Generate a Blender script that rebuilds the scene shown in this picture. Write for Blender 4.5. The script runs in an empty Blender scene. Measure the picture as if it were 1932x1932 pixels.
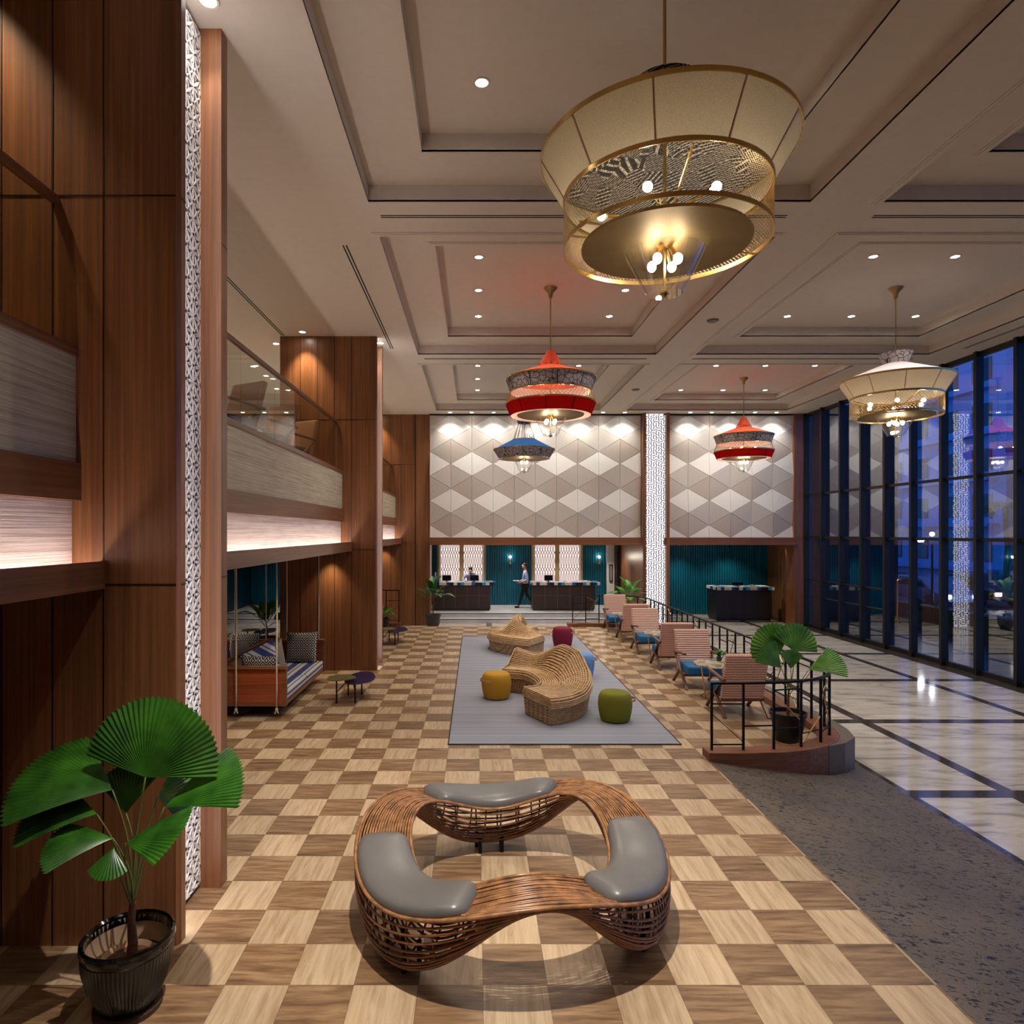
import bpy, bmesh, math, random
from mathutils import Vector, Matrix
random.seed(7)
PI = math.pi
sc = bpy.context.scene
COL = sc.collection

# ------------------------------------------------------------------ camera, sky, exposure
cam_d = bpy.data.cameras.new('camera'); cam = bpy.data.objects.new('camera', cam_d); COL.objects.link(cam)
cam.location = (0, 0, 3.0); cam.rotation_euler = (PI/2, 0, 0)
cam_d.sensor_width = 36; cam_d.lens = 1223/1932*36; cam_d.shift_x = 0.0352; cam_d.shift_y = 0.0197
cam_d.clip_start = 0.05; cam_d.clip_end = 400
sc.camera = cam
w = bpy.data.worlds.new('dusk_sky'); sc.world = w; w.use_nodes = True
nt = w.node_tree; nt.nodes.clear()
wo = nt.nodes.new('ShaderNodeOutputWorld'); wb = nt.nodes.new('ShaderNodeBackground')
wt = nt.nodes.new('ShaderNodeTexCoord'); ws = nt.nodes.new('ShaderNodeSeparateXYZ'); wr = nt.nodes.new('ShaderNodeValToRGB')
nt.links.new(wt.outputs['Generated'], ws.inputs[0]); nt.links.new(ws.outputs['Z'], wr.inputs[0])
nt.links.new(wr.outputs[0], wb.inputs['Color']); nt.links.new(wb.outputs[0], wo.inputs[0])
wr.color_ramp.elements[0].position = 0.0; wr.color_ramp.elements[0].color = (0.04, 0.27, 0.88, 1)
wr.color_ramp.elements[1].position = 0.55; wr.color_ramp.elements[1].color = (0.01, 0.09, 0.40, 1)
wb.inputs['Strength'].default_value = 1.15
sc.view_settings.view_transform = 'Standard'; sc.view_settings.look = 'None'
sc.view_settings.gamma = 1.0; sc.view_settings.use_curve_mapping = False
sc.view_settings.exposure = 1.15
cy = sc.cycles
cy.max_bounces = 7; cy.diffuse_bounces = 4; cy.glossy_bounces = 4; cy.transmission_bounces = 4; cy.transparent_max_bounces = 24
cy.sample_clamp_indirect = 3.0; cy.caustics_reflective = False; cy.caustics_refractive = False
cy.use_denoising = True
K_SPOT = 1.0; K_BULB = 1.0; K_COVE = 1.0

# ------------------------------------------------------------------ materials
def srgb(r, g, b):
    def f(c):
        c /= 255.0
        return c/12.92 if c <= 0.04045 else ((c+0.055)/1.055)**2.4
    return (f(r), f(g), f(b), 1)
class NT:
    def __init__(s, name):
        s.m = bpy.data.materials.new(name); s.m.use_nodes = True
        s.t = s.m.node_tree; s.t.nodes.clear()
        s.out = s.t.nodes.new('ShaderNodeOutputMaterial')
    def n(s, kind, **kw):
        d = s.t.nodes.new(kind)
        for k, v in kw.items():
            if hasattr(d, k): setattr(d, k, v)
            else: d.inputs[k.replace('_', ' ')].default_value = v
        return d
    def l(s, a, b): s.t.links.new(a, b)
    def math(s, op, a, b=None, c=None):
        d = s.t.nodes.new('ShaderNodeMath'); d.operation = op
        for i, x in enumerate((a, b, c)):
            if x is None: continue
            if isinstance(x, (int, float)): d.inputs[i].default_value = x
            else: s.l(x, d.inputs[i])
        return d.outputs[0]
    def ramp(s, fac, stops):
        d = s.t.nodes.new('ShaderNodeValToRGB'); e = d.color_ramp.elements
        while len(e) < len(stops): e.new(0.5)
        for x, (p, c) in zip(e, stops): x.position = p; x.color = c
        s.l(fac, d.inputs[0]); return d.outputs[0]
    def mix(s, f, a, b, blend='MIX'):
        d = s.t.nodes.new('ShaderNodeMix'); d.data_type = 'RGBA'; d.blend_type = blend
        for i, x in ((0, f), (6, a), (7, b)):
            if isinstance(x, (int, float, tuple)): d.inputs[i].default_value = x
            else: s.l(x, d.inputs[i])
        return d.outputs[2]
    def coord(s, scale=(1, 1, 1), rot=(0, 0, 0), loc=(0, 0, 0)):
        c = s.t.nodes.new('ShaderNodeTexCoord'); m = s.t.nodes.new('ShaderNodeMapping')
        m.inputs['Scale'].default_value = scale; m.inputs['Rotation'].default_value = rot; m.inputs['Location'].default_value = loc
        s.l(c.outputs['Object'], m.inputs[0]); return m.outputs[0]
    def xyz(s):
        c = s.t.nodes.new('ShaderNodeTexCoord'); x = s.t.nodes.new('ShaderNodeSeparateXYZ')
        s.l(c.outputs['Object'], x.inputs[0]); return x.outputs[0], x.outputs[1], x.outputs[2]
    def noise(s, vec, scale=5, detail=3, rough=0.5, dist=0.0):
        d = s.t.nodes.new('ShaderNodeTexNoise'); s.l(vec, d.inputs['Vector'])
        d.inputs['Scale'].default_value = scale; d.inputs['Detail'].default_value = detail
        d.inputs['Roughness'].default_value = rough; d.inputs['Distortion'].default_value = dist
        return d.outputs[0]
    def bsdf(s, col, rough=0.5, metal=0.0, bump=None, bstr=0.2, bdist=0.01, **kw):
        p = s.t.nodes.new('ShaderNodeBsdfPrincipled')
        if isinstance(col, tuple): p.inputs['Base Color'].default_value = col
        else: s.l(col, p.inputs['Base Color'])
        if isinstance(rough, (int, float)): p.inputs['Roughness'].default_value = rough
        else: s.l(rough, p.inputs['Roughness'])
        p.inputs['Metallic'].default_value = metal
        for k, v in kw.items(): p.inputs[k.replace('_', ' ')].default_value = v
        if bump is not None:
            b = s.t.nodes.new('ShaderNodeBump'); b.inputs['Strength'].default_value = bstr; b.inputs['Distance'].default_value = bdist
            s.l(bump, b.inputs['Height']); s.l(b.outputs[0], p.inputs['Normal'])
        s.l(p.outputs[0], s.out.inputs[0]); s.p = p; return s.m

def plain(name, col, rough=0.5, metal=0.0, vary=0.12, scale=8, **kw):
    t = NT(name); c = t.coord(); nz = t.noise(c, scale, 3)
    dk = tuple(x*(1-vary) for x in col[:3])+(1,); lt = tuple(min(1, x*(1+vary)) for x in col[:3])+(1,)
    return t.bsdf(t.ramp(nz, [(0.3, dk), (0.7, lt)]), rough, metal, **kw)
def emit(name, col, st):
    t = NT(name); e = t.n('ShaderNodeEmission'); e.inputs[0].default_value = col; e.inputs[1].default_value = st
    t.l(e.outputs[0], t.out.inputs[0]); return t.m
def wood(name, dark, mid, light, axis='z', rough=0.35, fine=26, **kw):
    t = NT(name); s = {'z': (fine, fine, 0.5), 'y': (fine, 0.6, fine), 'x': (0.6, fine, fine)}[axis]
    c = t.coord(s); a = t.noise(c, 1.0, 5, 0.65, 0.4)
    s2 = {'z': (3, 3, 0.12), 'y': (3, 0.12, 3), 'x': (0.12, 3, 3)}[axis]
    b = t.noise(t.coord(s2), 1.0, 2)
    f = t.math('ADD', t.math('MULTIPLY', a, 0.65), t.math('MULTIPLY', b, 0.35))
    return t.bsdf(t.ramp(f, [(0.3, dark), (0.5, mid), (0.72, light)]), rough, 0.0, bump=a, bstr=0.05, **kw)

M = {}
M['walnut'] = wood('walnut_panel', srgb(92, 56, 32), srgb(124, 79, 48), srgb(156, 106, 70))
M['walnut_x'] = wood('walnut_beam_x', srgb(96, 58, 36), srgb(124, 78, 50), srgb(150, 100, 68), 'x')
M['walnut_y'] = wood('walnut_beam_y', srgb(92, 56, 34), srgb(120, 78, 50), srgb(150, 104, 70), 'y')
M['walnut_dark'] = wood('walnut_joint', srgb(30, 15, 8), srgb(38, 20, 10), srgb(46, 26, 14))
M['chairwood'] = wood('chair_wood', srgb(70, 44, 30), srgb(98, 64, 44), srgb(124, 84, 58), 'z', 0.4, 40)
M['kerbwood'] = wood('kerb_timber_stain', srgb(92, 52, 34), srgb(122, 76, 52), srgb(148, 98, 70), 'x', 0.4, 30)
M['redwood'] = wood('reddish_wood', srgb(110, 48, 24), srgb(150, 72, 38), srgb(176, 92, 52), 'x', 0.35, 30)
M['white'] = plain('ceiling_paint', srgb(214, 203, 190), 0.7, vary=0.02)
M['whitewall'] = plain('white_wall_paint', srgb(214, 210, 205), 0.7, vary=0.02)
M['darkslot'] = plain('dark_slot', srgb(12, 11, 10), 0.8)
M['black'] = plain('black_metal', srgb(20, 19, 19), 0.4, 0.6)
M['frame'] = plain('window_black_frame', srgb(9, 9, 9), 0.6, 0.0)
def brass(name, col, rough):
    t = NT(name); n = t.noise(t.coord((2, 2, 120)), 2, 3)
    return t.bsdf(t.ramp(n, [(0.3, tuple(x*0.8 for x in col[:3])+(1,)), (0.7, col)]), rough, 1.0)
M['brass'] = brass('polished_brass', srgb(214, 178, 110), 0.22)
M['brass_matt'] = brass('brushed_brass', srgb(190, 160, 108), 0.38)
M['copper'] = brass('copper', srgb(214, 140, 100), 0.3)
# horizontally ribbed cream panel
def ribbed(name, a, b):
    t = NT(name); x, y, z = t.xyz()
    n = t.noise(t.coord((0.5, 0.7, 70)), 1.0, 3, 0.6)
    n2 = t.noise(t.coord((1, 2.2, 14)), 1.0, 2)
    f = t.math('ADD', t.math('MULTIPLY', n, 0.75), t.math('MULTIPLY', n2, 0.25))
    return t.bsdf(t.ramp(f, [(0.35, a), (0.62, b)]), 0.6, bump=n, bstr=0.5, bdist=0.01)
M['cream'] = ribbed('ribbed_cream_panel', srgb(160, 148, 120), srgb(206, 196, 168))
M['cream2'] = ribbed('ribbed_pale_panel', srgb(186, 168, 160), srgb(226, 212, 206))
# chequered timber floor
def floor_wood():
    t = NT('chequered_timber_floor'); x, y, z = t.xyz(); S = 0.4275
    u = t.math('DIVIDE', t.math('SUBTRACT', x, 0.046), S); v = t.math('DIVIDE', t.math('SUBTRACT', y, 0.019), S)
    fu = t.math('FLOOR', u); fv = t.math('FLOOR', v)
    par = t.math('FLOORED_MODULO', t.math('ADD', fu, fv), 2.0)
    cmb = t.n('ShaderNodeCombineXYZ'); t.l(fu, cmb.inputs[0]); t.l(fv, cmb.inputs[1])
    wn = t.n('ShaderNodeTexWhiteNoise'); t.l(cmb.outputs[0], wn.inputs['Vector'])
    off = t.n('ShaderNodeVectorMath', operation='SCALE'); t.l(wn.outputs['Color'], off.inputs[0]); off.inputs['Scale'].default_value = 40
    def grain(sc_):
        a = t.n('ShaderNodeVectorMath', operation='ADD'); t.l(t.coord(sc_), a.inputs[0]); t.l(off.outputs[0], a.inputs[1])
        return t.noise(a.outputs[0], 1.0, 5, 0.62, 0.5)
    gl = grain((22, 2.0, 1)); gd = grain((2.2, 20, 1))
    lc = t.ramp(gl, [(0.3, srgb(158, 130, 98)), (0.5, srgb(184, 158, 126)), (0.7, srgb(200, 176, 144))])
    dc = t.ramp(gd, [(0.28, srgb(84, 60, 42)), (0.47, srgb(126, 96, 68)), (0.72, srgb(164, 134, 100))])
    c = t.mix(par, dc, lc)
    hv = t.math('ADD', t.math('MULTIPLY', wn.outputs['Value'], 0.26), 0.87)
    g = t.n('ShaderNodeCombineColor'); [t.l(hv, g.inputs[i]) for i in range(3)]
    c = t.mix(1.0, c, g.outputs[0], 'MULTIPLY')
    def edge(q):
        fr = t.math('FRACT', q); return t.math('MINIMUM', fr, t.math('SUBTRACT', 1.0, fr))
    e = t.math('MINIMUM', edge(u), edge(v)); ln = t.math('LESS_THAN', e, 0.006)
    c = t.mix(t.math('MULTIPLY', ln, 0.5), c, srgb(70, 50, 36))
    return t.bsdf(c, 0.36, bump=gl, bstr=0.04)
M['floor'] = floor_wood()
def floor_marble():
    t = NT('white_marble_with_grey_bands'); x, y, z = t.xyz()
    n = t.noise(t.coord((0.5, 2.2, 1), (0, 0, 0.5)), 1.6, 8, 0.62, 1.2)
    n2 = t.noise(t.coord((1, 1, 1)), 0.6, 3)
    c = t.ramp(n, [(0.36, srgb(134, 126, 116)), (0.46, srgb(182, 174, 162)), (0.62, srgb(206, 199, 188))])
    c = t.mix(t.math('MULTIPLY', n2, 0.35), c, srgb(186, 178, 164))
    def band(q, o, wd):
        m = t.math('FLOORED_MODULO', t.math('SUBTRACT', q, o - wd/2), 3.21)
        return t.math('LESS_THAN', m, wd)
    b = t.math('MAXIMUM', band(x, 6.9, 0.2), band(y, 8.34, 0.24))
    b = t.math('MAXIMUM', b, t.math('GREATER_THAN', x, 11.42))
    b = t.math('MAXIMUM', b, t.math('MULTIPLY', t.math('GREATER_THAN', x, 5.3), t.math('LESS_THAN', x, 5.62)))
    dn = t.noise(t.coord((1, 1, 1)), 22, 4)
    dc = t.ramp(dn, [(0.35, srgb(50, 43, 38)), (0.65, srgb(84, 74, 66))])
    return t.bsdf(t.mix(b, c, dc), 0.09, Specular_IOR_Level=0.6)
M['marble'] = floor_marble()
def granite():
    t = NT('dark_speckled_granite'); c = t.coord((1, 1, 1))
    v = t.noise(t.coord((13, 30, 10), (0, 0, 0.5)), 1.0, 4, 0.6, 1.0)
    n = t.noise(c, 1.1, 3); f = t.noise(c, 90, 3)
    base = t.ramp(n, [(0.35, srgb(66, 58, 51)), (0.65, srgb(96, 83, 68))])
    base = t.mix(t.math('MULTIPLY', f, 0.5), base, srgb(128, 114, 98))
    col = t.mix(t.ramp(v, [(0.555, (0, 0, 0, 1)), (0.6, (1, 1, 1, 1))]), base, srgb(14, 13, 13))
    x, y, z = t.xyz()
    u = t.math('DIVIDE', t.math('SUBTRACT', x, 3.06), 0.6)
    fu = t.math('FLOOR', u)
    vv = t.math('ADD', t.math('DIVIDE', y, 1.2), t.math('MULTIPLY', t.math('FLOORED_MODULO', fu, 2.0), 0.5))
    def ed(q, wd):
        fr = t.math('FRACT', q); return t.math('LESS_THAN', t.math('MINIMUM', fr, t.math('SUBTRACT', 1.0, fr)), wd)
    g = t.math('MAXIMUM', ed(u, 0.005), ed(vv, 0.0025))
    return t.bsdf(t.mix(t.math('MULTIPLY', g, 0.5), col, srgb(128, 122, 114)), 0.5)
M['granite'] = granite()
M['slate'] = plain('grey_step_stone', srgb(196, 195, 198), 0.4, vary=0.1, scale=3)
M['slate_dk'] = plain('dark_nosing', srgb(44, 40, 40), 0.5)
M['greystone'] = plain('grey_plinth_stone', srgb(104, 94, 82), 0.5)
def rugm():
    t = NT('striped_grey_rug'); x, y, z = t.xyz()
    a = t.noise(t.coord((0.01, 16, 1)), 1.0, 3, 0.7); b = t.math('SINE', t.math('MULTIPLY', y, 150.0))
    f = t.math('ADD', a, t.math('MULTIPLY', b, 0.09))
    return t.bsdf(t.ramp(f, [(0.3, srgb(122, 124, 136)), (0.5, srgb(146, 149, 162)), (0.7, srgb(168, 170, 180))]), 0.9, bump=b, bstr=0.3)
M['rug'] = rugm(); M['rug_edge'] = plain('rug_binding', srgb(64, 60, 62), 0.9)
def fabric(name, col, rough=0.85, sc_=260, vary=0.12):
    t = NT(name); n = t.noise(t.coord(), sc_, 2)
    return t.bsdf(t.ramp(n, [(0.3, tuple(x*(1-vary) for x in col[:3])+(1,)), (0.7, tuple(min(1, x*(1+vary)) for x in col[:3])+(1,))]), rough, bump=n, bstr=0.15)
M['yellow'] = fabric('mustard_wool', srgb(196, 146, 34)); M['green'] = fabric('olive_green_wool', srgb(118, 118, 22))
M['blue'] = fabric('sky_blue_wool', srgb(104, 148, 204)); M['magenta'] = fabric('crimson_wool', srgb(122, 10, 52))
M['seatblue'] = fabric('teal_blue_upholstery', srgb(30, 100, 152)); M['leather'] = plain('grey_leather', srgb(102, 99, 97), 0.34, vary=0.04)
M['strap'] = plain('tan_leather', srgb(190, 150, 116), 0.5); M['tan'] = fabric('tan_upholstery', srgb(190, 140, 100))
def pinkm(name, zig):
    t = NT(name); x, y, z = t.xyz()
    q = z
    if zig:
        q = t.math('ADD', z, t.math('MULTIPLY', t.math('PINGPONG', x, 0.022), 0.55))
    s = t.math('SINE', t.math('MULTIPLY', q, 2*PI/0.042))
    return t.bsdf(t.ramp(t.math('ADD', t.math('MULTIPLY', s, 0.5), 0.5), [(0.1, srgb(172, 118, 100)), (0.3, srgb(230, 186, 164)), (1, srgb(236, 196, 174))]), 0.8, bump=s, bstr=0.4)
M['pink'] = pinkm('pink_ribbed_upholstery', False); M['pinkzig'] = pinkm('pink_chevron_upholstery', True)
M['rattan'] = plain('honey_rattan', srgb(146, 102, 66), 0.3, vary=0.5, scale=14)
M['rattan_dk'] = plain('dark_rattan', srgb(118, 72, 40), 0.35, vary=0.5, scale=14)
M['cane'] = plain('natural_cane', srgb(206, 170, 124), 0.45, vary=0.2, scale=10)
def weave():
    t = NT('woven_cane_side'); x, y, z = t.xyz()
    b = t.n('ShaderNodeTexBrick'); m = t.coord((1, 1, 1))
    cm = t.n('ShaderNodeCombineXYZ'); t.l(t.math('ADD', t.math('MULTIPLY', x, 0.83), t.math('MULTIPLY', y, 0.6)), cm.inputs[0]); t.l(z, cm.inputs[1]); t.l(cm.outputs[0], b.inputs['Vector'])
    b.inputs['Scale'].default_value = 1; b.inputs['Brick Width'].default_value = 0.055; b.inputs['Row Height'].default_value = 0.022; b.inputs['Mortar Size'].default_value = 0.004
    b.inputs['Color1'].default_value = srgb(222, 186, 140); b.inputs['Color2'].default_value = srgb(184, 144, 100); b.inputs['Mortar'].default_value = srgb(92, 60, 36)
    n = t.noise(m, 9, 3)
    return t.bsdf(t.mix(t.math('MULTIPLY', n, 0.25), b.outputs[0], srgb(140, 100, 64)), 0.6, bump=b.outputs[1], bstr=-0.5, bdist=0.01)
M['weave'] = weave()
M['teal'] = plain('teal_lacquer', srgb(6, 92, 114), 0.3, vary=0.15, scale=2)
M['teal_dk'] = plain('deep_teal', srgb(4, 44, 58), 0.4)
M['desk'] = plain('dark_brown_desk_panel', srgb(58, 44, 42), 0.35, vary=0.1); M['desk_groove'] = plain('desk_groove', srgb(92, 78, 76), 0.5)
M['desk_black'] = plain('black_brown_desk_panel', srgb(34, 28, 27), 0.4, vary=0.1)
def thin(name, tint, refl, base=0.0, rough=0.0):
    t = NT(name); tr = t.n('ShaderNodeBsdfTransparent'); tr.inputs[0].default_value = tint
    g = t.n('ShaderNodeBsdfGlossy'); g.inputs['Roughness'].default_value = rough; g.inputs[0].default_value = (1, 1, 1, 1)
    lw = t.n('ShaderNodeLayerWeight'); lw.inputs[0].default_value = 0.5
    mx = t.n('ShaderNodeMixShader')
    f = t.math('MINIMUM', t.math('ADD', t.math('MULTIPLY', t.math('POWER', lw.outputs['Facing'], 4.0), refl), base), 1.0)
    t.l(f, mx.inputs[0]); t.l(tr.outputs[0], mx.inputs[1]); t.l(g.outputs[0], mx.inputs[2]); t.l(mx.outputs[0], t.out.inputs[0]); return t.m
M['pane'] = thin('window_glass', (0.8, 0.84, 0.9, 1), 0.7, 0.2)
M['glass'] = thin('clear_glass', (0.88, 0.89, 0.86, 1), 0.6, 0.03)
M['lampglass'] = thin('lamp_glass', (0.96, 0.96, 0.95, 1), 1.0, 0.12)
M['disc'] = brass('antique_brass_disc', srgb(150, 126, 84), 0.55)
M['bulb'] = emit('warm_bulb', (1.0, 0.88, 0.72, 1), 60*K_BULB)
M['bulb_low'] = emit('glass_lantern_bulb', (1.0, 0.9, 0.76, 1), 22)
M['led'] = emit('downlight_glow', (1.0, 0.95, 0.86, 1), 22)
M['cove'] = emit('cove_led_strip', (1.0, 0.84, 0.74, 1), 12*K_COVE)
M['ledwhite'] = emit('white_led_strip', (1.0, 0.95, 0.97, 1), 4.5*K_COVE)
M['backlit'] = emit('backlit_panel', (1.0, 0.82, 0.77, 1), 0.5)
M['backlit2'] = emit('backlit_white_panel', (1.0, 0.93, 0.97, 1), 0.5)
M['lattice'] = plain('white_lattice', srgb(236, 232, 232), 0.45, vary=0.02)
M['lattice_back'] = plain('mauve_grey_backing', srgb(84, 76, 90), 0.5)
M['gold'] = plain('gold_painted_frame', srgb(196, 172, 120), 0.35, 0.2)
M['screenwood'] = plain('pink_brown_fretwork', srgb(170, 132, 122), 0.5)
M['charcoal'] = plain('charcoal_fret', srgb(52, 52, 60), 0.5)
def pgrey(name, c):
    t = NT(name); n = t.noise(t.coord((60, 60, 2)), 1, 2)
    return t.bsdf(t.ramp(n, [(0.3, tuple(x*0.93 for x in c[:3])+(1,)), (0.7, c)]), 0.6)
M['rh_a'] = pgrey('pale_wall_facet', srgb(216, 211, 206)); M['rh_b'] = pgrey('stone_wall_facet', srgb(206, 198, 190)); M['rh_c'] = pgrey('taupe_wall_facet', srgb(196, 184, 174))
M['ceramic'] = plain('glazed_dark_green_ceramic', srgb(14, 18, 12), 0.25); M['ceramic_rim'] = plain('black_glaze', srgb(8, 10, 12), 0.08)
M['pot_in'] = plain('buff_clay', srgb(160, 132, 104), 0.7); M['soil'] = plain('soil', srgb(70, 44, 28), 0.9, scale=40, vary=0.4)
M['potblack'] = plain('black_matt_pot', srgb(16, 15, 15), 0.45); M['potgrey'] = plain('grey_brown_pot', srgb(66, 62, 54), 0.6)
def leafm(name, d, l):
    t = NT(name); n = t.noise(t.coord(), 6, 3)
    return t.bsdf(t.ramp(n, [(0.3, d), (0.75, l)]), 0.35)
M['palm'] = leafm('palm_green', srgb(24, 66, 16), srgb(62, 118, 30)); M['palm_lt'] = leafm('bright_palm_green', srgb(44, 100, 22), srgb(104, 158, 40))
M['leaf'] = leafm('leaf_green', srgb(34, 96, 30), srgb(96, 160, 50)); M['leaf_dk'] = leafm('dark_leaf_green', srgb(16, 60, 28), srgb(50, 116, 44))
M['stem'] = plain('green_stem', srgb(90, 96, 44), 0.6); M['trunk'] = plain('brown_trunk', srgb(104, 66, 42), 0.8, scale=30, vary=0.4)
def linen(name, col, tr=0.35):
    t = NT(name); n = t.noise(t.coord((1, 1, 1)), 120, 2)
    c = t.ramp(n, [(0.3, tuple(x*0.82 for x in col[:3])+(1,)), (0.7, col)])
    d = t.n('ShaderNodeBsdfDiffuse'); e = t.n('ShaderNodeBsdfTranslucent'); mx = t.n('ShaderNodeMixShader'); mx.inputs[0].default_value = tr
    t.l(c, d.inputs[0]); t.l(c, e.inputs[0]); t.l(d.outputs[0], mx.inputs[1]); t.l(e.outputs[0], mx.inputs[2]); t.l(mx.outputs[0], t.out.inputs[0]); return t.m
M['linen'] = linen('beige_linen', srgb(218, 200, 166)); M['red'] = linen('red_silk', srgb(178, 24, 22), 0.3); M['coral'] = linen('coral_silk', srgb(214, 88, 66), 0.25)
M['bluesilk'] = linen('blue_silk', srgb(48, 88, 142), 0.15); M['palefab'] = linen('pale_lilac_fabric', srgb(206, 196, 204), 0.3)
M['lining'] = linen('pale_pink_lining', srgb(240, 214, 200), 0.4)
def crackle():
    t = NT('grey_crackle_print_fabric'); v = t.n('ShaderNodeTexVoronoi'); v.feature = 'DISTANCE_TO_EDGE'; v.inputs['Scale'].default_value = 10
    t.l(t.coord(), v.inputs['Vector'])
    return t.bsdf(t.ramp(v.outputs[0], [(0.03, srgb(50, 46, 50)), (0.07, srgb(172, 162, 160))]), 0.8)
M['crackle'] = crackle()
def stripef():
    t = NT('black_white_striped_print'); v = t.n('ShaderNodeTexVoronoi'); v.inputs['Scale'].default_value = 8; c = t.coord(); t.l(c, v.inputs['Vector'])
    s = t.n('ShaderNodeSeparateColor'); t.l(v.outputs['Color'], s.inputs[0])
    x, y, z = t.xyz(); an = t.math('MULTIPLY', s.outputs[0], 6.28)
    q = t.math('ADD', t.math('MULTIPLY', t.math('ADD', x, y), t.math('COSINE', an)), t.math('MULTIPLY', z, t.math('SINE', an)))
    k = t.math('SINE', t.math('MULTIPLY', q, 260.0))
    return t.bsdf(t.ramp(k, [(0.45, srgb(30, 30, 32)), (0.55, srgb(178, 168, 152))]), 0.8)
M['stripeprint'] = stripef()
def mattress():
    t = NT('blue_and_cream_striped_ticking'); x, y, z = t.xyz()
    q = t.math('FLOORED_MODULO', t.math('ADD', t.math('ADD', x, t.math('MULTIPLY', z, 0.8)), 10.0), 0.29)
    c = t.ramp(t.math('DIVIDE', q, 0.29), [(0.0, srgb(52, 66, 112)), (0.44, srgb(52, 66, 112)), (0.46, srgb(196, 190, 180)), (0.62, srgb(196, 190, 180)), (0.64, srgb(52, 66, 112)), (0.70, srgb(52, 66, 112)), (0.72, srgb(200, 194, 184)), (1, srgb(200, 194, 184))])
    for n_ in t.t.nodes:
        if n_.type == 'VALTORGB': n_.color_ramp.interpolation = 'CONSTANT'
    return t.bsdf(c, 0.85)
M['ticking'] = mattress()
def ikat():
    t = NT('black_cream_geometric_print'); x, y, z = t.xyz()
    h = t.math('ADD', x, 20.0); a = t.math('PINGPONG', h, 0.055); b = t.math('PINGPONG', t.math('ADD', z, 20.0), 0.075)
    r = t.math('ADD', t.math('MULTIPLY', a, 1.3), b)
    k = t.math('SINE', t.math('MULTIPLY', r, 2*PI/0.05))
    return t.bsdf(t.ramp(k, [(0.42, srgb(34, 32, 32)), (0.55, srgb(206, 198, 180))]), 0.85)
M['ikat'] = ikat()
M['beigeboucle'] = fabric('beige_boucle', srgb(150, 140, 118), 0.9, 90, 0.25); M['navy'] = fabric('navy_cloth', srgb(44, 54, 98)); M['greycloth'] = fabric('grey_cloth', srgb(136, 124, 112), 0.9, 90, 0.2)
M['rope'] = plain('cream_rope', srgb(196, 180, 148), 0.8, scale=80); M['olive_top'] = plain('olive_table_top', srgb(104, 98, 60), 0.3); M['navy_top'] = plain('navy_table_top', srgb(34, 36, 76), 0.2)
def mosaic():
    t = NT('blue_cream_patchwork_tiles'); x, y, z = t.xyz()
    cm = t.n('ShaderNodeCombineXYZ'); t.l(t.math('FLOOR', t.math('MULTIPLY', x, 7.2)), cm.inputs[0]); t.l(t.math('FLOOR', t.math('MULTIPLY', y, 7.2)), cm.inputs[1])
    wn = t.n('ShaderNodeTexWhiteNoise'); t.l(cm.outputs[0], wn.inputs['Vector'])
    c = t.ramp(wn.outputs['Value'], [(0, srgb(20, 60, 120)), (0.2, srgb(214, 200, 176)), (0.42, srgb(60, 150, 190)), (0.56, srgb(26, 30, 40)), (0.68, srgb(220, 212, 198)), (0.86, srgb(24, 88, 160))])
    for n_ in t.t.nodes:
        if n_.type == 'VALTORGB': n_.color_ramp.interpolation = 'CONSTANT'
    return t.bsdf(c, 0.3)
M['mosaic'] = mosaic()
def terrazzo():
    t = NT('patterned_stone_table_top'); v = t.n('ShaderNodeTexVoronoi'); v.inputs['Scale'].default_value = 9; t.l(t.coord(), v.inputs['Vector'])
    s = t.n('ShaderNodeSeparateColor'); t.l(v.outputs['Color'], s.inputs[0])
    return t.bsdf(t.ramp(s.outputs[0], [(0.2, srgb(120, 106, 88)), (0.5, srgb(196, 186, 168)), (0.8, srgb(160, 146, 122))]), 0.25)
M['tabletop'] = terrazzo()
M['skin'] = plain('skin', srgb(176, 124, 98), 0.5, vary=0.04); M['hair'] = plain('black_hair', srgb(18, 15, 14), 0.5); M['shirt'] = fabric('pale_blue_shirt', srgb(168, 176, 216)); M['trousers'] = fabric('black_trousers', srgb(20, 20, 26)); M['paper'] = plain('white_paper', srgb(236, 236, 236), 0.6, vary=0.01)
M['asphalt'] = plain('asphalt', srgb(36, 38, 46), 0.5); M['pavement'] = plain('outdoor_paving', srgb(48, 46, 48), 0.25); M['render'] = plain('white_render_dusk_tint', srgb(150, 164, 200), 0.8); M['bldg2'] = plain('mauve_render', srgb(120, 100, 110), 0.8)  # apartment block: blue of the dusk light put into its white render colour
M['bwin'] = plain('dark_window', srgb(20, 24, 40), 0.1); M['bronze'] = plain('bronze_cladding', srgb(15, 14, 14), 0.7); M['hedge'] = plain('hedge_green', srgb(30, 60, 26), 0.7, scale=20, vary=0.5)
M['carpaint'] = plain('silver_car_paint', srgb(120, 124, 140), 0.2, 0.5); M['carpaint2'] = plain('maroon_car_paint', srgb(70, 26, 34), 0.2, 0.4); M['rubber'] = plain('tyre_rubber', srgb(14, 14, 14), 0.7)

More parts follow.
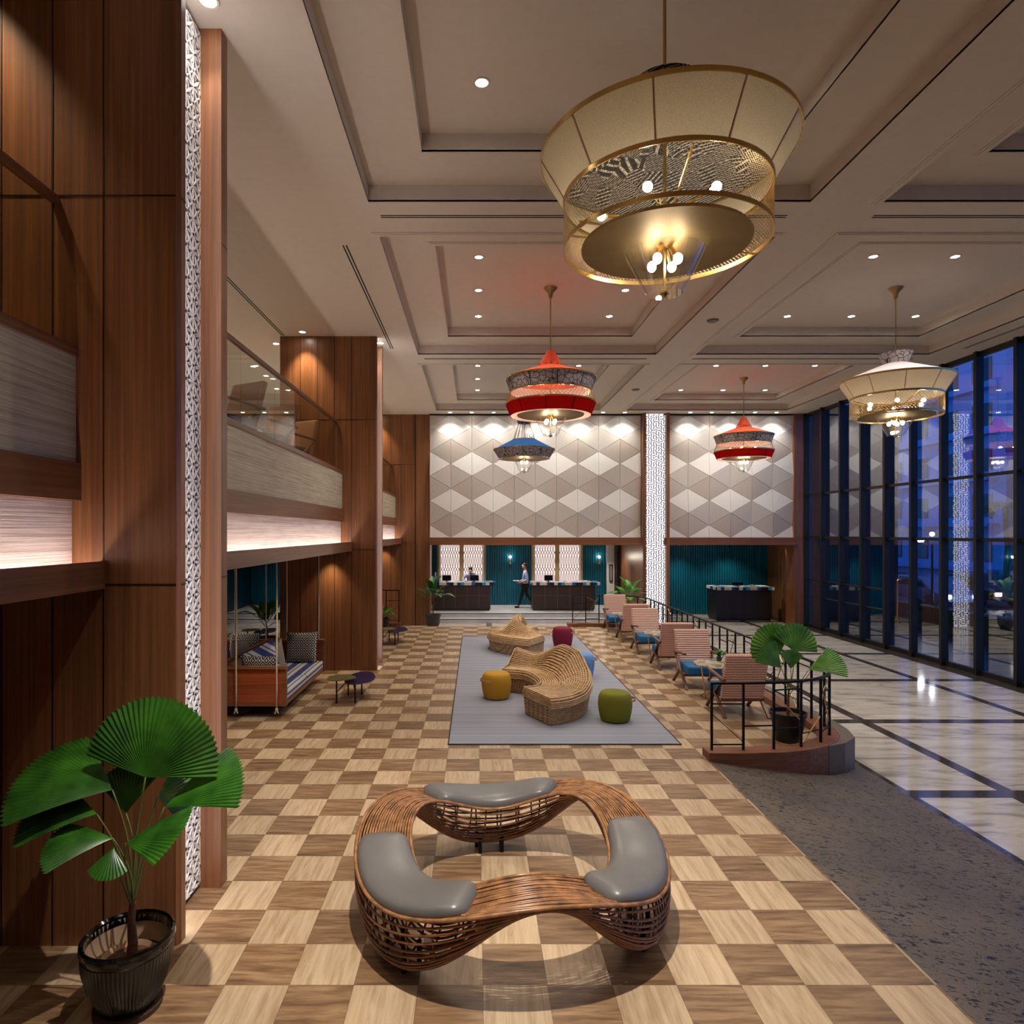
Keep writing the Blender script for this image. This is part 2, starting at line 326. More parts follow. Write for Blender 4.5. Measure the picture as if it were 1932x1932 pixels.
# ------------------------------------------------------------------ mesh helpers
class MB:
    def __init__(s): s.v = []; s.f = []; s.mi = []
    def add(s, vs, fs, mi=0):
        o = len(s.v); s.v += [tuple(p) for p in vs]; s.f += [tuple(i+o for i in f) for f in fs]; s.mi += [mi]*len(fs); return s
    def box(s, x0, x1, y0, y1, z0, z1, mi=0):
        v = [(x0,y0,z0),(x1,y0,z0),(x1,y1,z0),(x0,y1,z0),(x0,y0,z1),(x1,y0,z1),(x1,y1,z1),(x0,y1,z1)]
        return s.add(v, [(0,3,2,1),(4,5,6,7),(0,1,5,4),(1,2,6,5),(2,3,7,6),(3,0,4,7)], mi)
    def bar(s, a, b, w, h, up=(0,0,1), mi=0):   # rectangular bar from a to b
        a = Vector(a); b = Vector(b); d = (b-a).normalized(); u = Vector(up)
        if abs(d.dot(u)) > 0.98: u = Vector((0,1,0))
        sx = d.cross(u).normalized(); sy = sx.cross(d).normalized()
        vs = []
        for p in (a, b):
            for i, j in ((-1,-1),(1,-1),(1,1),(-1,1)): vs.append(p+sx*(i*w/2)+sy*(j*h/2))
        return s.add(vs, [(0,1,2,3),(7,6,5,4),(0,4,5,1),(1,5,6,2),(2,6,7,3),(3,7,4,0)], mi)
    def tube(s, pts, r, n=6, closed=False, mi=0, cap=True):
        P = [Vector(p) for p in pts]; m = len(P); rr = r if isinstance(r, (list, tuple)) else [r]*m
        vs = []; prev = None
        for i, p in enumerate(P):
            if closed: d = P[(i+1) % m]-P[i-1]
            else: d = P[min(i+1, m-1)]-P[max(i-1, 0)]
            d.normalize()
            if prev is None:
                u = Vector((0,0,1)) if abs(d.z) < 0.9 else Vector((1,0,0)); a = d.cross(u).normalized()
            else:
                a = prev - d*prev.dot(d)
                a = a.normalized() if a.length > 1e-6 else d.orthogonal().normalized()
            prev = a; b = d.cross(a)
            for k in range(n):
                t = 2*PI*k/n; vs.append(p+a*(math.cos(t)*rr[i])+b*(math.sin(t)*rr[i]))
        fs = []
        for i in range(m if closed else m-1):
            j = (i+1) % m
            for k in range(n): fs.append((i*n+k, i*n+(k+1) % n, j*n+(k+1) % n, j*n+k))
        if not closed and cap: fs += [tuple(range(n-1, -1, -1)), tuple(range((m-1)*n, m*n))]
        return s.add(vs, fs, mi)
    def lathe(s, prof, n=32, c=(0,0,0), mi=0, closed=False):
        vs = []; fs = []; m = len(prof)
        for r, z in prof:
            for k in range(n): t = 2*PI*k/n; vs.append((c[0]+r*math.cos(t), c[1]+r*math.sin(t), c[2]+z))
        for i in range(m if closed else m-1):
            j = (i+1) % m
            for k in range(n): fs.append((i*n+k, i*n+(k+1) % n, j*n+(k+1) % n, j*n+k))
        return s.add(vs, fs, mi)
    def ball(s, c, r, n=12, m=8, sc_=(1,1,1), mi=0):
        vs = [(c[0], c[1], c[2]-r*sc_[2])]; fs = []
        for i in range(1, m):
            a = -PI/2+PI*i/m
            for k in range(n):
                t = 2*PI*k/n; vs.append((c[0]+r*sc_[0]*math.cos(a)*math.cos(t), c[1]+r*sc_[1]*math.cos(a)*math.sin(t), c[2]+r*sc_[2]*math.sin(a)))
        vs.append((c[0], c[1], c[2]+r*sc_[2])); top = len(vs)-1
        for k in range(n):
            fs.append((0, 1+(k+1) % n, 1+k)); fs.append((top, 1+(m-2)*n+k, 1+(m-2)*n+(k+1) % n))
        for i in range(m-2):
            for k in range(n): fs.append((1+i*n+k, 1+i*n+(k+1) % n, 1+(i+1)*n+(k+1) % n, 1+(i+1)*n+k))
        return s.add(vs, fs, mi)
    def prism(s, poly, z0, z1, mi=0):
        n = len(poly); vs = [(x, y, z0) for x, y in poly]+[(x, y, z1) for x, y in poly]
        fs = [tuple(range(n-1, -1, -1)), tuple(range(n, 2*n))]+[(i, (i+1) % n, (i+1) % n+n, i+n) for i in range(n)]
        return s.add(vs, fs, mi)
    def build(s, name, mat, parent=None, smooth=False, bevel=0, sub=0, tri=False, loc=None):
        me = bpy.data.meshes.new(name); me.from_pydata(s.v, [], s.f)
        mats = mat if isinstance(mat, (list, tuple)) else [mat]
        for m_ in mats: me.materials.append(M[m_] if isinstance(m_, str) else m_)
        if len(mats) > 1:
            for p, i in zip(me.polygons, s.mi): p.material_index = i
        bm = bmesh.new(); bm.from_mesh(me)
        if tri: bmesh.ops.triangulate(bm, faces=[f for f in bm.faces if len(f.verts) > 4])
        bmesh.ops.recalc_face_normals(bm, faces=bm.faces); bm.to_mesh(me); bm.free()
        if smooth:
            for p in me.polygons: p.use_smooth = True
            if smooth != 'all': me.set_sharp_from_angle(angle=math.radians(40))
        o = bpy.data.objects.new(name, me); COL.objects.link(o)
        if parent: o.parent = parent
        if loc: o.location = loc
        if bevel:
            b = o.modifiers.new('bevel', 'BEVEL'); b.width = bevel; b.segments = 2; b.limit_method = 'ANGLE'
        if sub:
            b = o.modifiers.new('subsurf', 'SUBSURF'); b.levels = sub; b.render_levels = sub
        return o
def tag(o, label, cat, group=None, kind=None):
    o['label'] = label; o['category'] = cat
    if group: o['group'] = group
    if kind: o['kind'] = kind
    return o
def thing(name, label, cat, loc=(0,0,0), rz=0, group=None):
    o = bpy.data.objects.new(name, None); COL.objects.link(o); o.location = loc; o.rotation_euler = (0,0,rz)
    o.empty_display_size = 0.1
    return tag(o, label, cat, group)
def struct(o): o['kind'] = 'structure'; return o
def copy_tree(o, parent=None):
    c = o.copy(); COL.objects.link(c); c.parent = parent
    for ch in list(o.children): copy_tree(ch, c)
    return c
def dup(o, loc, rz, label, group=None):
    c = copy_tree(o); c.location = loc; c.rotation_euler = (0,0,rz); c['label'] = label
    if group: c['group'] = group
    return c
def spot(loc, energy, size, blend=0.6, col=(1,0.90,0.77), r=0.05, rot=None, parent=None):
    d = bpy.data.lights.new('lamp_or_fill_spot', 'SPOT'); d.energy = energy*K_SPOT; d.spot_size = math.radians(size); d.spot_blend = blend; d.color = col; d.shadow_soft_size = r
    o = bpy.data.objects.new('lamp_or_fill_spot', d); COL.objects.link(o); o.location = loc
    if rot: o.rotation_euler = rot
    if parent: o.parent = parent
    return o

# ================================================================== THE ROOM
ZC = 7.25; ZL = -0.37; YB = 23.4
# timber platform, its curved edge follows the railing
rail = [(3.05, 8.61), (3.6, 8.61), (4.05, 8.65), (4.4, 8.74), (4.7, 8.89), (4.92, 9.07), (5.08, 9.3), (5.17, 9.6), (5.2, 9.95)]
full = rail + [(x, 29.3-y) for x, y in reversed(rail)]
plat = [(-9.5, -3.2), (3.06, -3.2), (3.06, 8.6)] + full[1:-1] + [(3.06, 20.7), (-4.2, 20.7), (-4.2, 19.2), (-9.5, 19.2)]
struct(MB().prism(plat, -0.5, 0).build('floor', 'floor', tri=True))
b = MB().box(-9.5, 12.0, -3.2, 27.4, -0.6, ZL); struct(b.build('floor_marble', 'marble'))
# granite ramp from timber (z 0) down to marble
xs = [(3.06, 0.0), (5.53, ZL+0.002)]
vs = []; out = [(5.53, 9.9), (5.4, 9.35), (5.15, 8.95), (4.8, 8.68), (4.4, 8.55), (3.9, 8.5), (3.06, 8.5)]
poly = [(3.06, -3.2), (5.53, -3.2)] + out
zr = lambda x: -(x-3.06)*0.37/2.47+0.002
n = len(poly); g = MB(); g.add([(x, y, zr(x)) for x, y in poly]+[(x, y, -0.55) for x, y in poly], [tuple(range(n))]+[(i, (i+1) % n, (i+1) % n+n, i+n) for i in range(n)])
struct(g.build('floor_granite', 'granite', tri=True))
# steps up to reception
st = MB().box(-9.5, 6.0, 23.95, 24.35, ZL, -0.21, 0).box(-9.5, 6.0, 24.35, 27.4, ZL, -0.05, 0)
st.box(-9.5, 6.0, 23.935, 23.99, -0.222, -0.205, 1).box(-9.5, 6.0, 24.335, 24.39, -0.062, -0.045, 1)
struct(st.build('floor_steps', ['slate', 'slate_dk']))
# outer walls
struct(MB().box(-9.7, -9.5, -3.2, 27.4, -0.5, 8.2).build('wall_left', 'whitewall'))
struct(MB().box(-9.7, 12.2, -3.4, -3.2, -0.5, 8.2).build('wall_front', 'walnut'))
struct(MB().box(-9.5, -9.42, -3.2, 27.3, -0.5, 2.66).build('wall_left_panelling', 'teal_dk'))
fl = MB()
x = -9.5
while x < 5.95:
    fl.box(x, x+0.075, 27.16, 27.3, -0.05, 2.75)
    x += 0.1
fl.box(-9.5, 6.0, 27.22, 27.4, -0.05, 2.75)
struct(fl.build('wall_back_reception', 'teal'))
fl = MB(); x = 6.7
while x < 11.95:
    fl.box(x, x+0.075, 26.56, 26.7, ZL, 2.75); x += 0.1
fl.box(6.7, 12.0, 26.62, 26.8, ZL, 2.75)
struct(fl.build('wall_back_alcove', 'teal'))
struct(MB().box(-9.5, 12.0, YB+0.25, 27.4, 2.62, 2.8).build('ceiling_alcove', 'white'))
struct(MB().box(5.96, 6.1, 23.6, 27.4, ZL, 2.7).box(6.6, 6.75, 23.6, 26.7, ZL, 2.7).build('wall_alcove_divider', 'walnut'))
struct(MB().box(11.95, 12.15, 23.4, 27.4, ZL, 7.25).box(11.6, 11.95, 24.0, 24.6, ZL, 2.7).build('wall_right_alcove', 'walnut'))
# folded rhombus wall panels
def rhomb(x0, cols, name):
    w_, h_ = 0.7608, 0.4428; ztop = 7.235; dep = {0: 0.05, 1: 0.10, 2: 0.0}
    m = MB()
    for ii in range(-1, cols+2):
        for jj in range(-5, 8):
            if (ii+jj) % 2: continue
            k = jj % 3
            def V(a, c_):
                a = min(max(a, 0), cols); c2 = min(max(c_, -4), 6)
                return (x0+a*w_, YB-dep[c_ % 3], 5.4638-c2*h_)
            def clipY(a, c_): return V(a, c_)
            L, R_, T_, B_ = (ii-1, jj), (ii+1, jj), (ii, jj-1), (ii, jj+1)
            for side, P3 in ((0, [T_, L, B_]), (1, [T_, B_, R_])):
                mid = ii-0.5 if side == 0 else ii+0.5
                if mid < 0 or mid > cols: continue
                # cut at top and bottom edge
                def dp(p): return dep[p[1] % 3]
                pts = [(p[0], p[1], dp(p)) for p in P3]
                for lim, sgn in ((-4, 1), (6, -1)):
                    o_ = []
                    for q in range(len(pts)):
                        a_, b_ = pts[q], pts[(q+1) % len(pts)]
                        ia, ib = (a_[1]-lim)*sgn >= -1e-9, (b_[1]-lim)*sgn >= -1e-9
                        if ia: o_.append(a_)
                        if ia != ib:
                            t_ = (lim-a_[1])/(b_[1]-a_[1]); o_.append(tuple(a_[e]+(b_[e]-a_[e])*t_ for e in range(3)))
                    pts = o_
                    if not pts: break
                if len(pts) < 3: continue
                # thin shadow gaps between the facets
                cx = sum(p[0] for p in pts)/len(pts); cz = sum(p[1] for p in pts)/len(pts)
                vs = [(x0+(p[0]+(cx-p[0])*0.022)*w_, YB-p[2]-0.012, 5.4638-(p[1]+(cz-p[1])*0.022)*h_) for p in pts]
                bk = [(x0+p[0]*w_, YB-p[2]+0.01, 5.4638-p[1]*h_) for p in pts]
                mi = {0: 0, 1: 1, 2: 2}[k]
                q = len(pts)
                m.add(vs+bk, [tuple(range(q))]+[(e, (e+1) % q, (e+1) % q+q, e+q) for e in range(q)], mi)
    m.box(x0, x0+cols*w_, YB, YB+0.3, 2.78, 7.3, 2)
    return m
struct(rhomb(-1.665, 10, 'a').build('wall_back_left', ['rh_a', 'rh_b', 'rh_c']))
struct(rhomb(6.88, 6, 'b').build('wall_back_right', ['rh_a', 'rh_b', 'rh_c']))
struct(MB().box(-1.68, 6.0, YB-0.2, YB+0.3, 2.54, 2.8).box(6.75, 11.5, YB-0.2, YB+0.3, 2.54, 2.8).build('trim_1', 'walnut_x'))
struct(MB().box(-1.68, 6.0, YB-0.12, YB+0.25, 7.2, 7.26).box(6.75, 11.5, YB-0.12, YB+0.25, 7.2, 7.26).build('trim_2', 'darkslot'))
# right corner pillar
struct(MB().box(11.42, 11.9, YB-0.15, YB+0.5, ZL, ZC).box(11.85, 12.0, YB-0.15, YB+0.4, ZL, ZC).build('wall_right_pillar', 'walnut'))
# bright fret column between the two panels
t = thing('fretwork_column', 'tall backlit white column with charcoal fretwork between the two patterned walls', 'column', (6.43, 23.3, ZL))
MB().box(-0.36, 0.36, 0.0, 0.3, 0, 7.62).build('light_box', 'backlit2', t)
fr = MB(); rows = 84
for r_ in range(rows):
    for c_ in range(8):
        cx = -0.315+c_*0.09; cz = 0.05+r_*0.09+(0.045 if c_ % 2 else 0)
        if cz > 7.58: continue
        a = random.choice((0, PI/3, -PI/3)) if (r_+c_) % 3 else PI/2
        dx, dz = 0.047*math.cos(a), 0.047*math.sin(a)
        fr.bar((cx-dx, -0.012, cz-dz), (cx+dx, -0.012, cz+dz), 0.02, 0.04, up=(0, 1, 0))
fr.build('fretwork', 'charcoal', t)
for s_ in (-1, 1): MB().box(s_*0.42-0.055, s_*0.42+0.055, -0.2, 0.35, 0, 7.62).build('side_fin', 'walnut', t)
# left timber pillars with star lattice
def pillar(y0, label, zb):
    t = thing('timber_pillar', label, 'pillar', (0, y0, zb)); t['kind'] = 'structure'
    H = ZC-zb; m = MB()
    m.prism([(-4.25, 0), (-2.175, 0), (-2.15, 0.03), (-2.15, 0.1), (-2.36, 0.1), (-2.36, 0.77), (-2.15, 0.77), (-2.15, 0.9), (-4.25, 0.9)], 0, H)
    m.build('cladding', 'walnut', t)
    j = MB()
    for z in (2.62-zb, 5.44-zb): j.box(-4.25, -2.174, -0.003, 0.0, z-0.006, z+0.006).box(-2.152, -2.147, 0.03, 0.1, z-0.006, z+0.006).box(-2.152, -2.147, 0.77, 0.9, z-0.006, z+0.006)
    for x in (-2.70, -3.07, -3.44, -3.81): j.box(x-0.005, x+0.005, -0.003, 0.0, 0, H)
    j.build('joint', 'walnut_dark', t)
    bk = MB().box(-2.36, -2.345, 0.1, 0.77, 0, H).build('lattice_backing', 'lattice_back', t)
    la = MB(); cw, ch = 0.134, 0.135
    def tri(a, b_, w_):
        a = Vector(a); b_ = Vector(b_); d = (b_-a); nn = Vector((1, 0, 0)).cross(d).normalized()*w_
        la.add([a, b_+nn, b_-nn, a+Vector((-0.02, 0, 0)), b_+nn+Vector((-0.02, 0, 0)), b_-nn+Vector((-0.02, 0, 0))], [(0, 1, 2), (0, 3, 4, 1), (1, 4, 5, 2), (2, 5, 3, 0)])
    nz = int(H/ch)
    for iy in range(6):
        for iz in range(nz+1):
            y = 0.1+iy*cw; z = iz*ch+0.05; o = (iy+iz) % 2
            for dy, dz in ((1, 0), (-1, 0), (0, 1), (0, -1), (1, 1), (-1, 1), (1, -1), (-1, -1)):
                yy, zz = y+dy*cw*0.5, z+dz*ch*0.5
                if yy < 0.09 or yy > 0.78 or zz < 0 or zz > H-0.02 or z > H-0.02: continue
                if o: tri((-2.325, y, z), (-2.325, yy, zz), 0.0125)
                else: tri((-2.325, yy, zz), (-2.325, y, z), 0.009)
    la.build('star_lattice', 'lattice', t)
    MB().box(-2.30, -2.20, 0.101, 0.112, 0.02, H-0.03).build('light_strip', 'ledwhite', t)
    return t
pillar(4.70, 'nearest timber pillar with a glowing star lattice in its side, behind the big palm', 0)
pillar(14.06, 'middle timber pillar between the swing seats and the far coffee table', 0)
pillar(YB, 'farthest timber pillar touching the left edge of the patterned wall', ZL)
struct(MB().box(-2.2, -1.66, YB, YB+0.9, ZL, ZC).box(-2.2, -1.9, YB+0.9, 27.3, ZL, 2.7).build('wall_back_timber_panel', 'walnut'))
# mezzanine bays
def bay(y0, y1, nm):
    struct(MB().box(-9.5, -2.98, y0, y1, 2.66, 4.28).build('floor_mezzanine', 'white'))
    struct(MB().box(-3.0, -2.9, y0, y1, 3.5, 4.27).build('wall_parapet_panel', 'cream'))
    m = MB().box(-3.0, -2.86, y0, y1, 3.23, 3.5).box(-3.08, -2.88, y0, y1, 4.27, 4.34)
    struct(m.build('trim_3', 'walnut_y'))
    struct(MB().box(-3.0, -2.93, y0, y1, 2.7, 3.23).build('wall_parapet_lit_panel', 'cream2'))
    m = MB().box(-2.72, -2.69, y0, y1, 2.59, 2.79).box(-3.0, -2.70, y0, y1, 2.59, 2.65)
    struct(m.build('trim_4', 'walnut_y'))
    MBo = MB().box(-2.84, -2.78, y0, y1, 2.64, 2.655).build('cove_light', 'cove'); tag(MBo, 'hidden strip light glowing up the pale parapet panel, ' + nm, 'light')
    t = thing('glass_balustrade', 'frameless glass balustrade with timber handrail on the mezzanine, ' + nm, 'balustrade', (-3.05, 0, 4.34))
    y = y1
    while y > y0+0.05:
        a = max(y-1.405, y0); MB().box(-0.006, 0.006, a, y-0.012, 0, 1.06).build('glass_panel', 'glass', t); y -= 1.413
    MB().box(-0.03, 0.03, y0, y1, 1.04, 1.1).build('handrail', 'walnut_y', t, bevel=0.01)
bay(-3.2, 4.70, 'left of the nearest pillar'); bay(5.6, 14.06, 'between the nearest and middle pillars'); bay(14.96, YB, 'between the middle and farthest pillars')
struct(MB().box(-9.5, -4.25, 4.7, 5.6, 2.66, 4.28).box(-9.5, -4.25, 14.06, 14.96, 2.66, 4.28).build('floor_mezzanine_strip', 'white'))
struct(MB().box(-9.5, -4.25, YB, YB+0.2, 2.7, ZC).build('wall_mezzanine_end', 'whitewall'))
# ceiling with stepped coffers
ce = MB()
cx_ = [(-1.38, 4.29), (5.22, 10.8)]; cyy = [(2.1, 8.31), (9.28, 15.45), (16.42, 22.53)]
ce.box(-9.5, -1.38, -3.2, YB+0.3, ZC, 7.95); ce.box(4.29, 5.22, -3.2, YB+0.3, ZC, 7.95); ce.box(10.8, 12.2, -3.2, YB+0.3, ZC, 7.95)
for x0, x1 in cx_:
    ce.box(x0, x1, -3.2, 2.1, ZC, 7.95); ce.box(x0, x1, 8.31, 9.28, ZC, 7.95); ce.box(x0, x1, 15.45, 16.42, ZC, 7.95); ce.box(x0, x1, 22.53, YB+0.3, ZC, 7.95)
    for y0, y1 in cyy:
        w_ = 0.75
        ce.box(x0, x0+w_, y0, y1, 7.45, 7.95).box(x1-w_, x1, y0, y1, 7.45, 7.95).box(x0+w_, x1-w_, y0, y0+w_, 7.45, 7.95).box(x0+w_, x1-w_, y1-w_, y1, 7.45, 7.95)
        ce.box(x0+w_, x1-w_, y0+w_, y1-w_, 7.65, 7.95)
struct(ce.build('ceiling', 'white'))
tr = MB()
def ringtrim(x0, x1, y0, y1, z, d=0.012, w_=0.1):
    for a, b_, c_, e in ((x0-w_, x1+w_, y0-w_, y0), (x0-w_, x1+w_, y1, y1+w_), (x0-w_, x0, y0, y1), (x1, x1+w_, y0, y1)): tr.box(a, b_, c_, e, z-d, z+0.01)
for x0, x1 in cx_:
    for y0, y1 in cyy:
        ringtrim(x0, x1, y0, y1, ZC); ringtrim(x0, x1, y0, y1, ZC, 0.022, 0.07); ringtrim(x0+0.75, x1-0.75, y0+0.75, y1-0.75, 7.45); ringtrim(x0+0.75, x1-0.75, y0+0.75, y1-0.75, 7.45, 0.022, 0.07)
struct(tr.build('trim_5', 'white'))
# linear air slots
def slot(x0, x1, y0, y1, label):
    o = MB(); ax = (x1-x0) > (y1-y0)
    if ax: o.box(x0, x1, y0, y0+0.02, ZC-0.004, ZC+0.01).box(x0, x1, y1-0.02, y1, ZC-0.004, ZC+0.01)
    else: o.box(x0, x0+0.02, y0, y1, ZC-0.004, ZC+0.01).box(x1-0.02, x1, y0, y1, ZC-0.004, ZC+0.01)
    tag(o.build('air_slot', 'darkslot'), label, 'air vent', 'linear air slots in the ceiling')
slot(-1.28, 4.18, 8.69, 8.76, 'long ceiling air slot across the beam passing behind the big near chandelier')
slot(5.34, 10.7, 8.69, 8.76, 'long ceiling air slot across the near beam on the right half of the ceiling')
slot(-1.26, 4.18, 15.85, 15.92, 'ceiling air slot across the far beam above the near red chandelier')
slot(5.3, 10.7, 15.85, 15.92, 'ceiling air slot across the far beam behind the collar of the right cream chandelier')
slot(-1.98, -1.91, 9.6, 15.0, 'ceiling air slot running lengthwise beside the middle left coffer')
slot(-4.2, -4.13, 10.6, 14.0, 'ceiling air slot in the shaded strip above the mezzanine glass')
slot(11.26, 11.33, 9.6, 15.0, 'ceiling air slot running beside the window wall')
for (x, y, l) in ((4.75, 13.0, 'flat round ceiling speaker on the central beam beside the middle coffers'), (4.75, 19.3, 'small flat ceiling speaker on the far end of the central beam')):
    tag(MB().lathe([(0, 0), (0.1, 0), (0.12, 0.02), (0.12, 0.03), (0, 0.03)], 20, (x, y, ZC-0.028)).build('ceiling_speaker', 'greystone'), l, 'speaker')
# downlights
dl0 = None
def downlight(x, y, z, label, energy=85, size=112, tilt=0, gr='recessed downlights'):
    global dl0
    if dl0 is None:
        t = thing('downlight', label, 'ceiling light', (x, y, z), 0, gr)
        MB().lathe([(0.065, -0.01), (0.085, -0.012), (0.09, 0.0), (0.065, 0.004)], 24).build('trim_ring', 'white', t, smooth=True)
        MB().lathe([(0.0, -0.004), (0.066, -0.004)], 24).build('lens', 'led', t)
        dl0 = t
    else: t = dup(dl0, (x, y, z), 0, label, gr)
    spot((x, y, z-0.03), energy, size, rot=(tilt, 0, 0)) if energy else None
    return t
nm = {0: 'nearest', 1: 'middle', 2: 'farthest'}
for x, y, l in ((0.06, 6.7, 'round downlight left of the big near chandelier'), (2.87, 6.65, 'round downlight touching the rim of the big near chandelier'), (6.7, 6.7, None), (9.46, 6.7, None)):
    if l is None: spot((x, y, 7.6), 70, 112, 0.9); continue
    downlight(x, y, 7.65, l)
for ci, (ys, cn) in enumerate((((10.95, 12.45, 13.95), 'middle left coffer'), ((18.1, 19.65, 21.2), 'far left coffer'))):
    for k, y in enumerate(ys):
        downlight(0.05, y, 7.65, f'{nm[k]} downlight of the left row in the {cn}')
        downlight(2.87, y, 7.65, f'{nm[k]} downlight of the right row in the {cn}')
for ci, (ys, cn) in enumerate((((10.93, 13.95), 'middle right coffer'), ((18.1, 21.2), 'far right coffer'))):
    for k, y in enumerate(ys):
        for i, x in enumerate((6.7, 8.08, 9.46)):
            downlight(x, y, 7.65, f'{("left", "middle", "right")[i]} downlight of the {("front", "rear")[k]} row in the {cn}')
on = ['first', 'second', 'third', 'fourth', 'fifth', 'sixth', 'seventh', 'eighth', 'ninth', 'tenth']
for i in range(9):
    downlight(-0.92+0.775*i, 22.98, ZC, f'wall-washing downlight, {on[i]} from the left along the big patterned wall', 0, gr='wall washing downlights')
    spot((-0.92+0.775*i, 22.93, ZC-0.03), 70 if i % 2 == 0 else 26, 105, 1.0, (1, 0.95, 0.86), 0.03, rot=(0.09, 0, 0))
for i in range(5):
    downlight(7.6+0.765*i, 22.98, ZC, f'wall-washing downlight, {on[i]} from the left along the narrow patterned wall', 0, gr='wall washing downlights')
    spot((7.6+0.765*i, 22.93, ZC-0.03), 70 if i % 2 == 0 else 26, 105, 1.0, (1, 0.95, 0.86), 0.03, rot=(0.09, 0, 0))
for x, y, l in ((-3.68, 13.75, 'downlight grazing the top of the middle timber pillar'), (-3.68, 4.35, None), (-3.5, 23.0, 'downlight grazing the farthest timber pillar')):
    if l: downlight(x, y, ZC, l, 0)
    spot((x, y+0.05, ZC-0.03), 120, 78, 1.0, (1, 0.8, 0.54), 0.04, rot=(0.05, 0, 0))
for x, y, l in ((-4.5, 14.6, 'downlight left of the middle timber pillar over the mezzanine'), (-2.14, 14.55, 'downlight beside the fin of the middle timber pillar'), (-2.14, 5.18, 'downlight at the top of the nearest lit star lattice'), (-5.7, 16.6, 'first mezzanine downlight seen through the glass balustrade'), (-5.7, 17.6, 'second mezzanine downlight seen through the glass balustrade'), (-5.9, 19.2, 'third mezzanine downlight seen through the glass balustrade'), (-5.9, 21.2, 'fourth mezzanine downlight seen through the glass balustrade')):
    downlight(x, y, ZC, l, 20 if x > -3 else 80, 90)
spot((-0.1, 2.9, 7.55), 1050, 58, 0.9, (1, 0.93, 0.84), 0.04, rot=(0.3, 0, 0))
for x, y in ((0.06, -1.5), (2.87, -1.5), (6.7, -1.5), (6.7, 2.9), (9.4, 2.9), (9.4, -1.5)): spot((x, y, 7.2), 90, 120, 0.9)  # unseen ceiling spots added as fill light, out of view
for y in (8.5, 11.5): spot((-5.6, y, ZC-0.05), 90, 110, 0.9)  # unseen spots added to brighten the mezzanine armchairs
# spots under the mezzanine soffit
for x, y, e in ((-3.12, 13.8, 55), (-3.3, 23.15, 45)): spot((x, y, 2.57), e*0.6, 85, 1.0, (1, 0.8, 0.54), 0.04, rot=(0.05, 0, 0))
spot((-2.95, 9.5, 2.56), 34, 120, 0.9); spot((-3.3, 8.6, 2.56), 30, 120, 0.9); spot((-6.2, 12.5, 2.62), 60, 120, 0.8); spot((-6.0, 21.5, 2.62), 80, 150, 0.9); spot((-6.5, 25.3, 2.58), 50, 150, 0.9)  # unseen spots added to light the swing seats and the lounge behind
for x in (-0.5, 1.6, 3.8): spot((x, 23.85, 2.52), 30, 130, 0.9)  # extra spots added to lift the reception steps, no visible fittings
# reception alcove and side alcove
for x in (-0.6, 1.4, 3.4, 5.3): spot((x, 25.9, 2.6), 60, 110, 0.8, (1, 0.9, 0.82))
for x in (8.2, 10.2): spot((x, 25.7, 2.6), 60, 110, 0.8)
spot((5.7, 23.9, 2.5), 20, 60, 0.6, (1, 0.75, 0.45)); spot((11.4, 23.95, 2.5), 16, 60, 0.6, (1, 0.75, 0.45)); spot((-1.55, 24.0, 2.5), 14, 60, 0.6, (1, 0.75, 0.45))
tag(MB().lathe([(0, -0.03), (0.05, -0.03), (0.075, 0.0), (0, 0.0)], 20, (9.3, 24.2, 2.62)).build('alcove_downlight', 'led'), 'small white ceiling fitting at the top of the teal side alcove', 'ceiling light')
# window wall
ys = [23.25-1.14*k for k in range(0, 24)]
for k in range(23):
    a, b_ = ys[k+1], ys[k]
    m = MB().box(11.75, 11.93, a-0.045, a+0.045, ZL, ZC)
    if k == 0: m.box(11.75, 11.93, b_-0.04, b_+0.1, ZL, ZC)
    bars = [(ZL, ZL+0.12), (2.78, 2.86), (4.3, 4.37), (ZC-0.12, ZC)] + ([(1.3, 1.345), (0.72, 0.75)] if k < 4 else [])
    for z0, z1 in bars: m.box(11.84, 11.96, a+0.045, b_-0.045, z0, z1)
    f_ = struct(m.build(f'window_{k+1}', 'frame'))
    MB().box(11.895, 11.905, a, b_, ZL+0.1, ZC-0.1).build('pane', 'pane', f_)
tag(MB().tube([(11.74, 18.0, 0.5), (11.70, 18.0, 0.53), (11.70, 18.0, 1.66), (11.74, 18.0, 1.69)], 0.02, 8).box(11.73, 11.8, 17.98, 18.02, 0.48, 0.52).box(11.73, 11.8, 17.98, 18.02, 1.67, 1.71).build('door_pull', 'brass'), 'tall vertical brass pull on the glass door in the window wall', 'door handle')
# ================================================================== OUTSIDE
struct(MB().box(12.2, 90, -20, 110, -0.7, -0.38).build('exterior_pavement', 'pavement'))
struct(MB().box(17.0, 27.0, -20, 110, -0.38, -0.36).build('exterior_road', 'asphalt'))
struct(MB().box(12.1, 15.3, 23.5, 23.8, -0.4, 7.6).build('wall_exterior_wing', 'bronze'))
def building(x0, x1, y0, y1, h, mat, label, rows, pitch):
    t = thing('apartment_building', label, 'building', (x0, y0, -0.4)); W = x1-x0; D = y1-y0
    MB().box(0, W, 0, D, 0, h).box(-0.3, W+0.3, -0.3, D+0.3, h, h+0.4).build('wall', mat, t)
    for r_ in range(rows):
        y = 1.2
        while y < D-2:
            f_ = MB().box(-0.06, 0.02, y, y+1.8, 1.3+r_*3.2, 2.9+r_*3.2).build('window', 'bwin', t); y += pitch
        MB().box(-0.9, 0.0, 0.5, D-0.5, 0.6+r_*3.2, 0.8+r_*3.2).build('balcony', mat, t)
    return t
building(36, 50, 44, 66, 17, 'render', 'white apartment block with balconies across the road, beyond the hedge', 5, 3.2)
